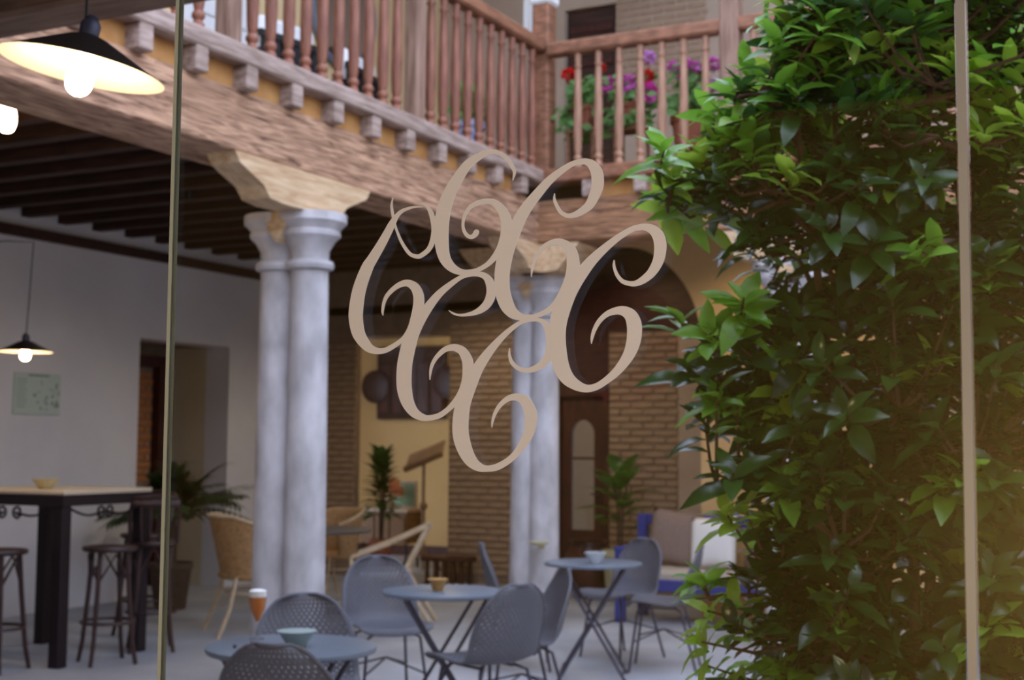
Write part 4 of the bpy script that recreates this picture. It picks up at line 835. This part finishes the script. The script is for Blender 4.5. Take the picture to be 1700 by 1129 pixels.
# outline of the crown in metres: across (from the middle of the glass door) and up
OUT = [(0.692, 2.785), (0.565, 2.468), (0.48, 2.362), (0.487, 2.284), (0.381, 2.199), (0.318, 2.175), (0.322, 2.122), (0.367, 2.051), (0.494, 2.001), (0.622, 1.98), (0.643, 1.881), (0.537, 1.853), (0.445, 1.79), (0.424, 1.698), (0.452, 1.627), (0.53, 1.557), (0.487, 1.429), (0.494, 1.345), (0.509, 1.274), (0.445, 1.189), (0.438, 1.048), (0.445, 0.864), (0.622, 0.723), (1.285, 0.723), (1.328, 2.122), (1.285, 2.785)]
def inside(p, poly=OUT):
    c = False; x, y = p; n = len(poly)
    for i in range(n):
        (a, b_), (c_, d) = poly[i], poly[i - 1]
        if (b_ > y) != (d > y) and x < (c_ - a) * (y - b_) / (d - b_) + a: c = not c
    return c
cu_ = 0.883
base = fh * D0 + rgt * cu_
bu = thing('leafy_shrub', 'large glossy green shrub filling the right side behind the glass', 'shrub', (base.x, base.y, 0), HEAD)
MB().lathe([(0.2, 0), (0.22, 0.02), (0.29, 0.42), (0.31, 0.43), (0.31, 0.5), (0.28, 0.5), (0.27, 0.45), (0.002, 0.44)], 28).build('pot', terra_m, bu)
rs = random.Random(21)
stems = []
def stem(pts, r0, r1):
    n = len(pts) - 1; stems.append(pts)
    MB().tube(pts, [r0 + (r1 - r0) * i / n for i in range(n + 1)], 7).build('stem', bark, bu)
for k, (x0, x1, dy) in enumerate(((-0.06, -0.26, -0.05), (-0.02, -0.1, 0.1), (0.03, 0.12, -0.06), (0.05, 0.3, 0.05), (0.0, 0.02, 0.0))):
    stem([Vector((x0 + (x1 - x0) * (s ** 1.2) + 0.02 * math.sin(5 * s + k), dy * s + 0.015 * math.cos(4 * s + k), 0.44 + 2.35 * s)) for s in [i / 12 for i in range(13)]], 0.017, 0.005)
for k in range(26):
    # side branches reaching out and up from the main stems
    s0 = stems[k % 5]; i0 = 2 + (k * 5) % 9; a0 = s0[i0]; left = a0.x - rs.uniform(0.1, 0.38) if k % 2 else a0.x + rs.uniform(-0.1, 0.28)
    e = Vector((left, rs.uniform(-0.28, 0.26), a0.z + rs.uniform(0.08, 0.32)))
    if not inside((e.x + cu_, e.z)): continue
    stem([a0.lerp(e, q) + Vector((0, 0, 0.05 * math.sin(PI * q))) for q in [j / 6 for j in range(7)]], 0.008, 0.003)
for ex, ez in ((0.332, 2.164), (0.36, 2.079), (0.396, 1.783), (0.473, 1.415), (0.424, 1.154), (0.494, 2.319)):
    u, z = ex, ez; e = Vector((u - cu_, -0.05, z)); a0 = min((q for s in stems[:2] for q in s if q.z < z - 0.05), key=lambda q: (q - e).length)
    stem([a0.lerp(e, q) + Vector((0, 0, 0.06 * math.sin(PI * q))) for q in [j / 6 for j in range(7)]], 0.008, 0.003)
ros = []; tries = 0
while len(ros) < 1000 and tries < 30000:
    tries += 1
    u, z = rs.uniform(0.33, 1.30), rs.uniform(0.72, 2.9)
    if not inside((u, z)) or (u < 0.6 and rs.random() < 0.5): continue
    dep_ = rs.uniform(-0.32, 0.32) * (1 if u > 0.62 else 0.6)
    ros.append(Vector((u - cu_, dep_, z)))
# extra sprays at the outline, so that the edge reads as twigs of leaves
for u, z in ((0.339, 2.167), (0.381, 2.122), (0.438, 2.175), (0.501, 2.242), (0.516, 2.333), (0.565, 2.411), (0.622, 2.489), (0.36, 2.096), (0.466, 2.058), (0.396, 1.797), (0.445, 1.754), (0.41, 1.684), (0.516, 1.832), (0.473, 1.641), (0.487, 1.443), (0.473, 1.359), (0.516, 1.373), (0.445, 1.189), (0.41, 1.076), (0.445, 1.133), (0.544, 2.079), (0.572, 2.164), (0.466, 2.122), (0.445, 1.557)):
    ros.append(Vector((u - cu_, rs.uniform(-0.2, 0.1), z)))
tw = MB(); leaves = []
for p in ros:
    best = min((q for s in stems for q in s if q.z < p.z + 0.02), key=lambda q: (q - p).length + 0.25 * abs(q.z - (p.z - 0.25)), default=stems[0][0])
    mid = best.lerp(p, 0.55) + Vector((0, 0, -0.03)); tw.tube([best, mid, p], [0.005, 0.004, 0.0025], 4, cap=False)
    out = (p - best); out.z = abs(out.z) * 0.3 + 0.10; ax = (out.normalized() + Vector((rs.uniform(-.4, .4), rs.uniform(-.5, .2), 0.55 + rs.uniform(-.2, .2)))).normalized()
    o1 = ax.orthogonal().normalized(); o2 = ax.cross(o1)
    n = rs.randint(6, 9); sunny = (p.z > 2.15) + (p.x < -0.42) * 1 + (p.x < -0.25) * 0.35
    cls = leaf_y if rs.random() < 0.04 + 0.14 * sunny else (leaf_l if rs.random() < 0.07 + 0.40 * sunny else leaf_d)  # leaf tones mixed at random; brighter ones paint light on top and left
    for i in range(n):
        q = 2.4 * i + rs.uniform(-.3, .3); k = i / n; el = rad(12 + 48 * k + rs.uniform(-10, 10))
        d = (o1 * math.cos(q) + o2 * math.sin(q)) * math.cos(el) + ax * math.sin(el)
        L = rs.uniform(0.065, 0.115) * (1 - 0.25 * k)
        leaves.append((p - ax * (0.05 * (1 - k)), d, ax, L, L * rs.uniform(0.40, 0.52), rs.uniform(0.2, 0.6), cls))
    for i in range(3):
        f = 0.5 + 0.15 * i; pp = best.lerp(p, f); d = Vector((rs.uniform(-1, 1), rs.uniform(-1, 0.5), rs.uniform(-0.2, 0.8))).normalized(); L = rs.uniform(0.06, 0.1)
        leaves.append((pp, d, Vector((0.1, -0.3, 1)), L, L * 0.45, rs.uniform(0.1, 0.4), cls))
tw.build('twigs', bark, bu)['kind'] = 'stuff'
leaves.sort(key=lambda l: l[0].y - 2.0 * l[3] + (3 if not (0.93 < l[0].z < 2.5 and l[0].x < 0.36) else 0))
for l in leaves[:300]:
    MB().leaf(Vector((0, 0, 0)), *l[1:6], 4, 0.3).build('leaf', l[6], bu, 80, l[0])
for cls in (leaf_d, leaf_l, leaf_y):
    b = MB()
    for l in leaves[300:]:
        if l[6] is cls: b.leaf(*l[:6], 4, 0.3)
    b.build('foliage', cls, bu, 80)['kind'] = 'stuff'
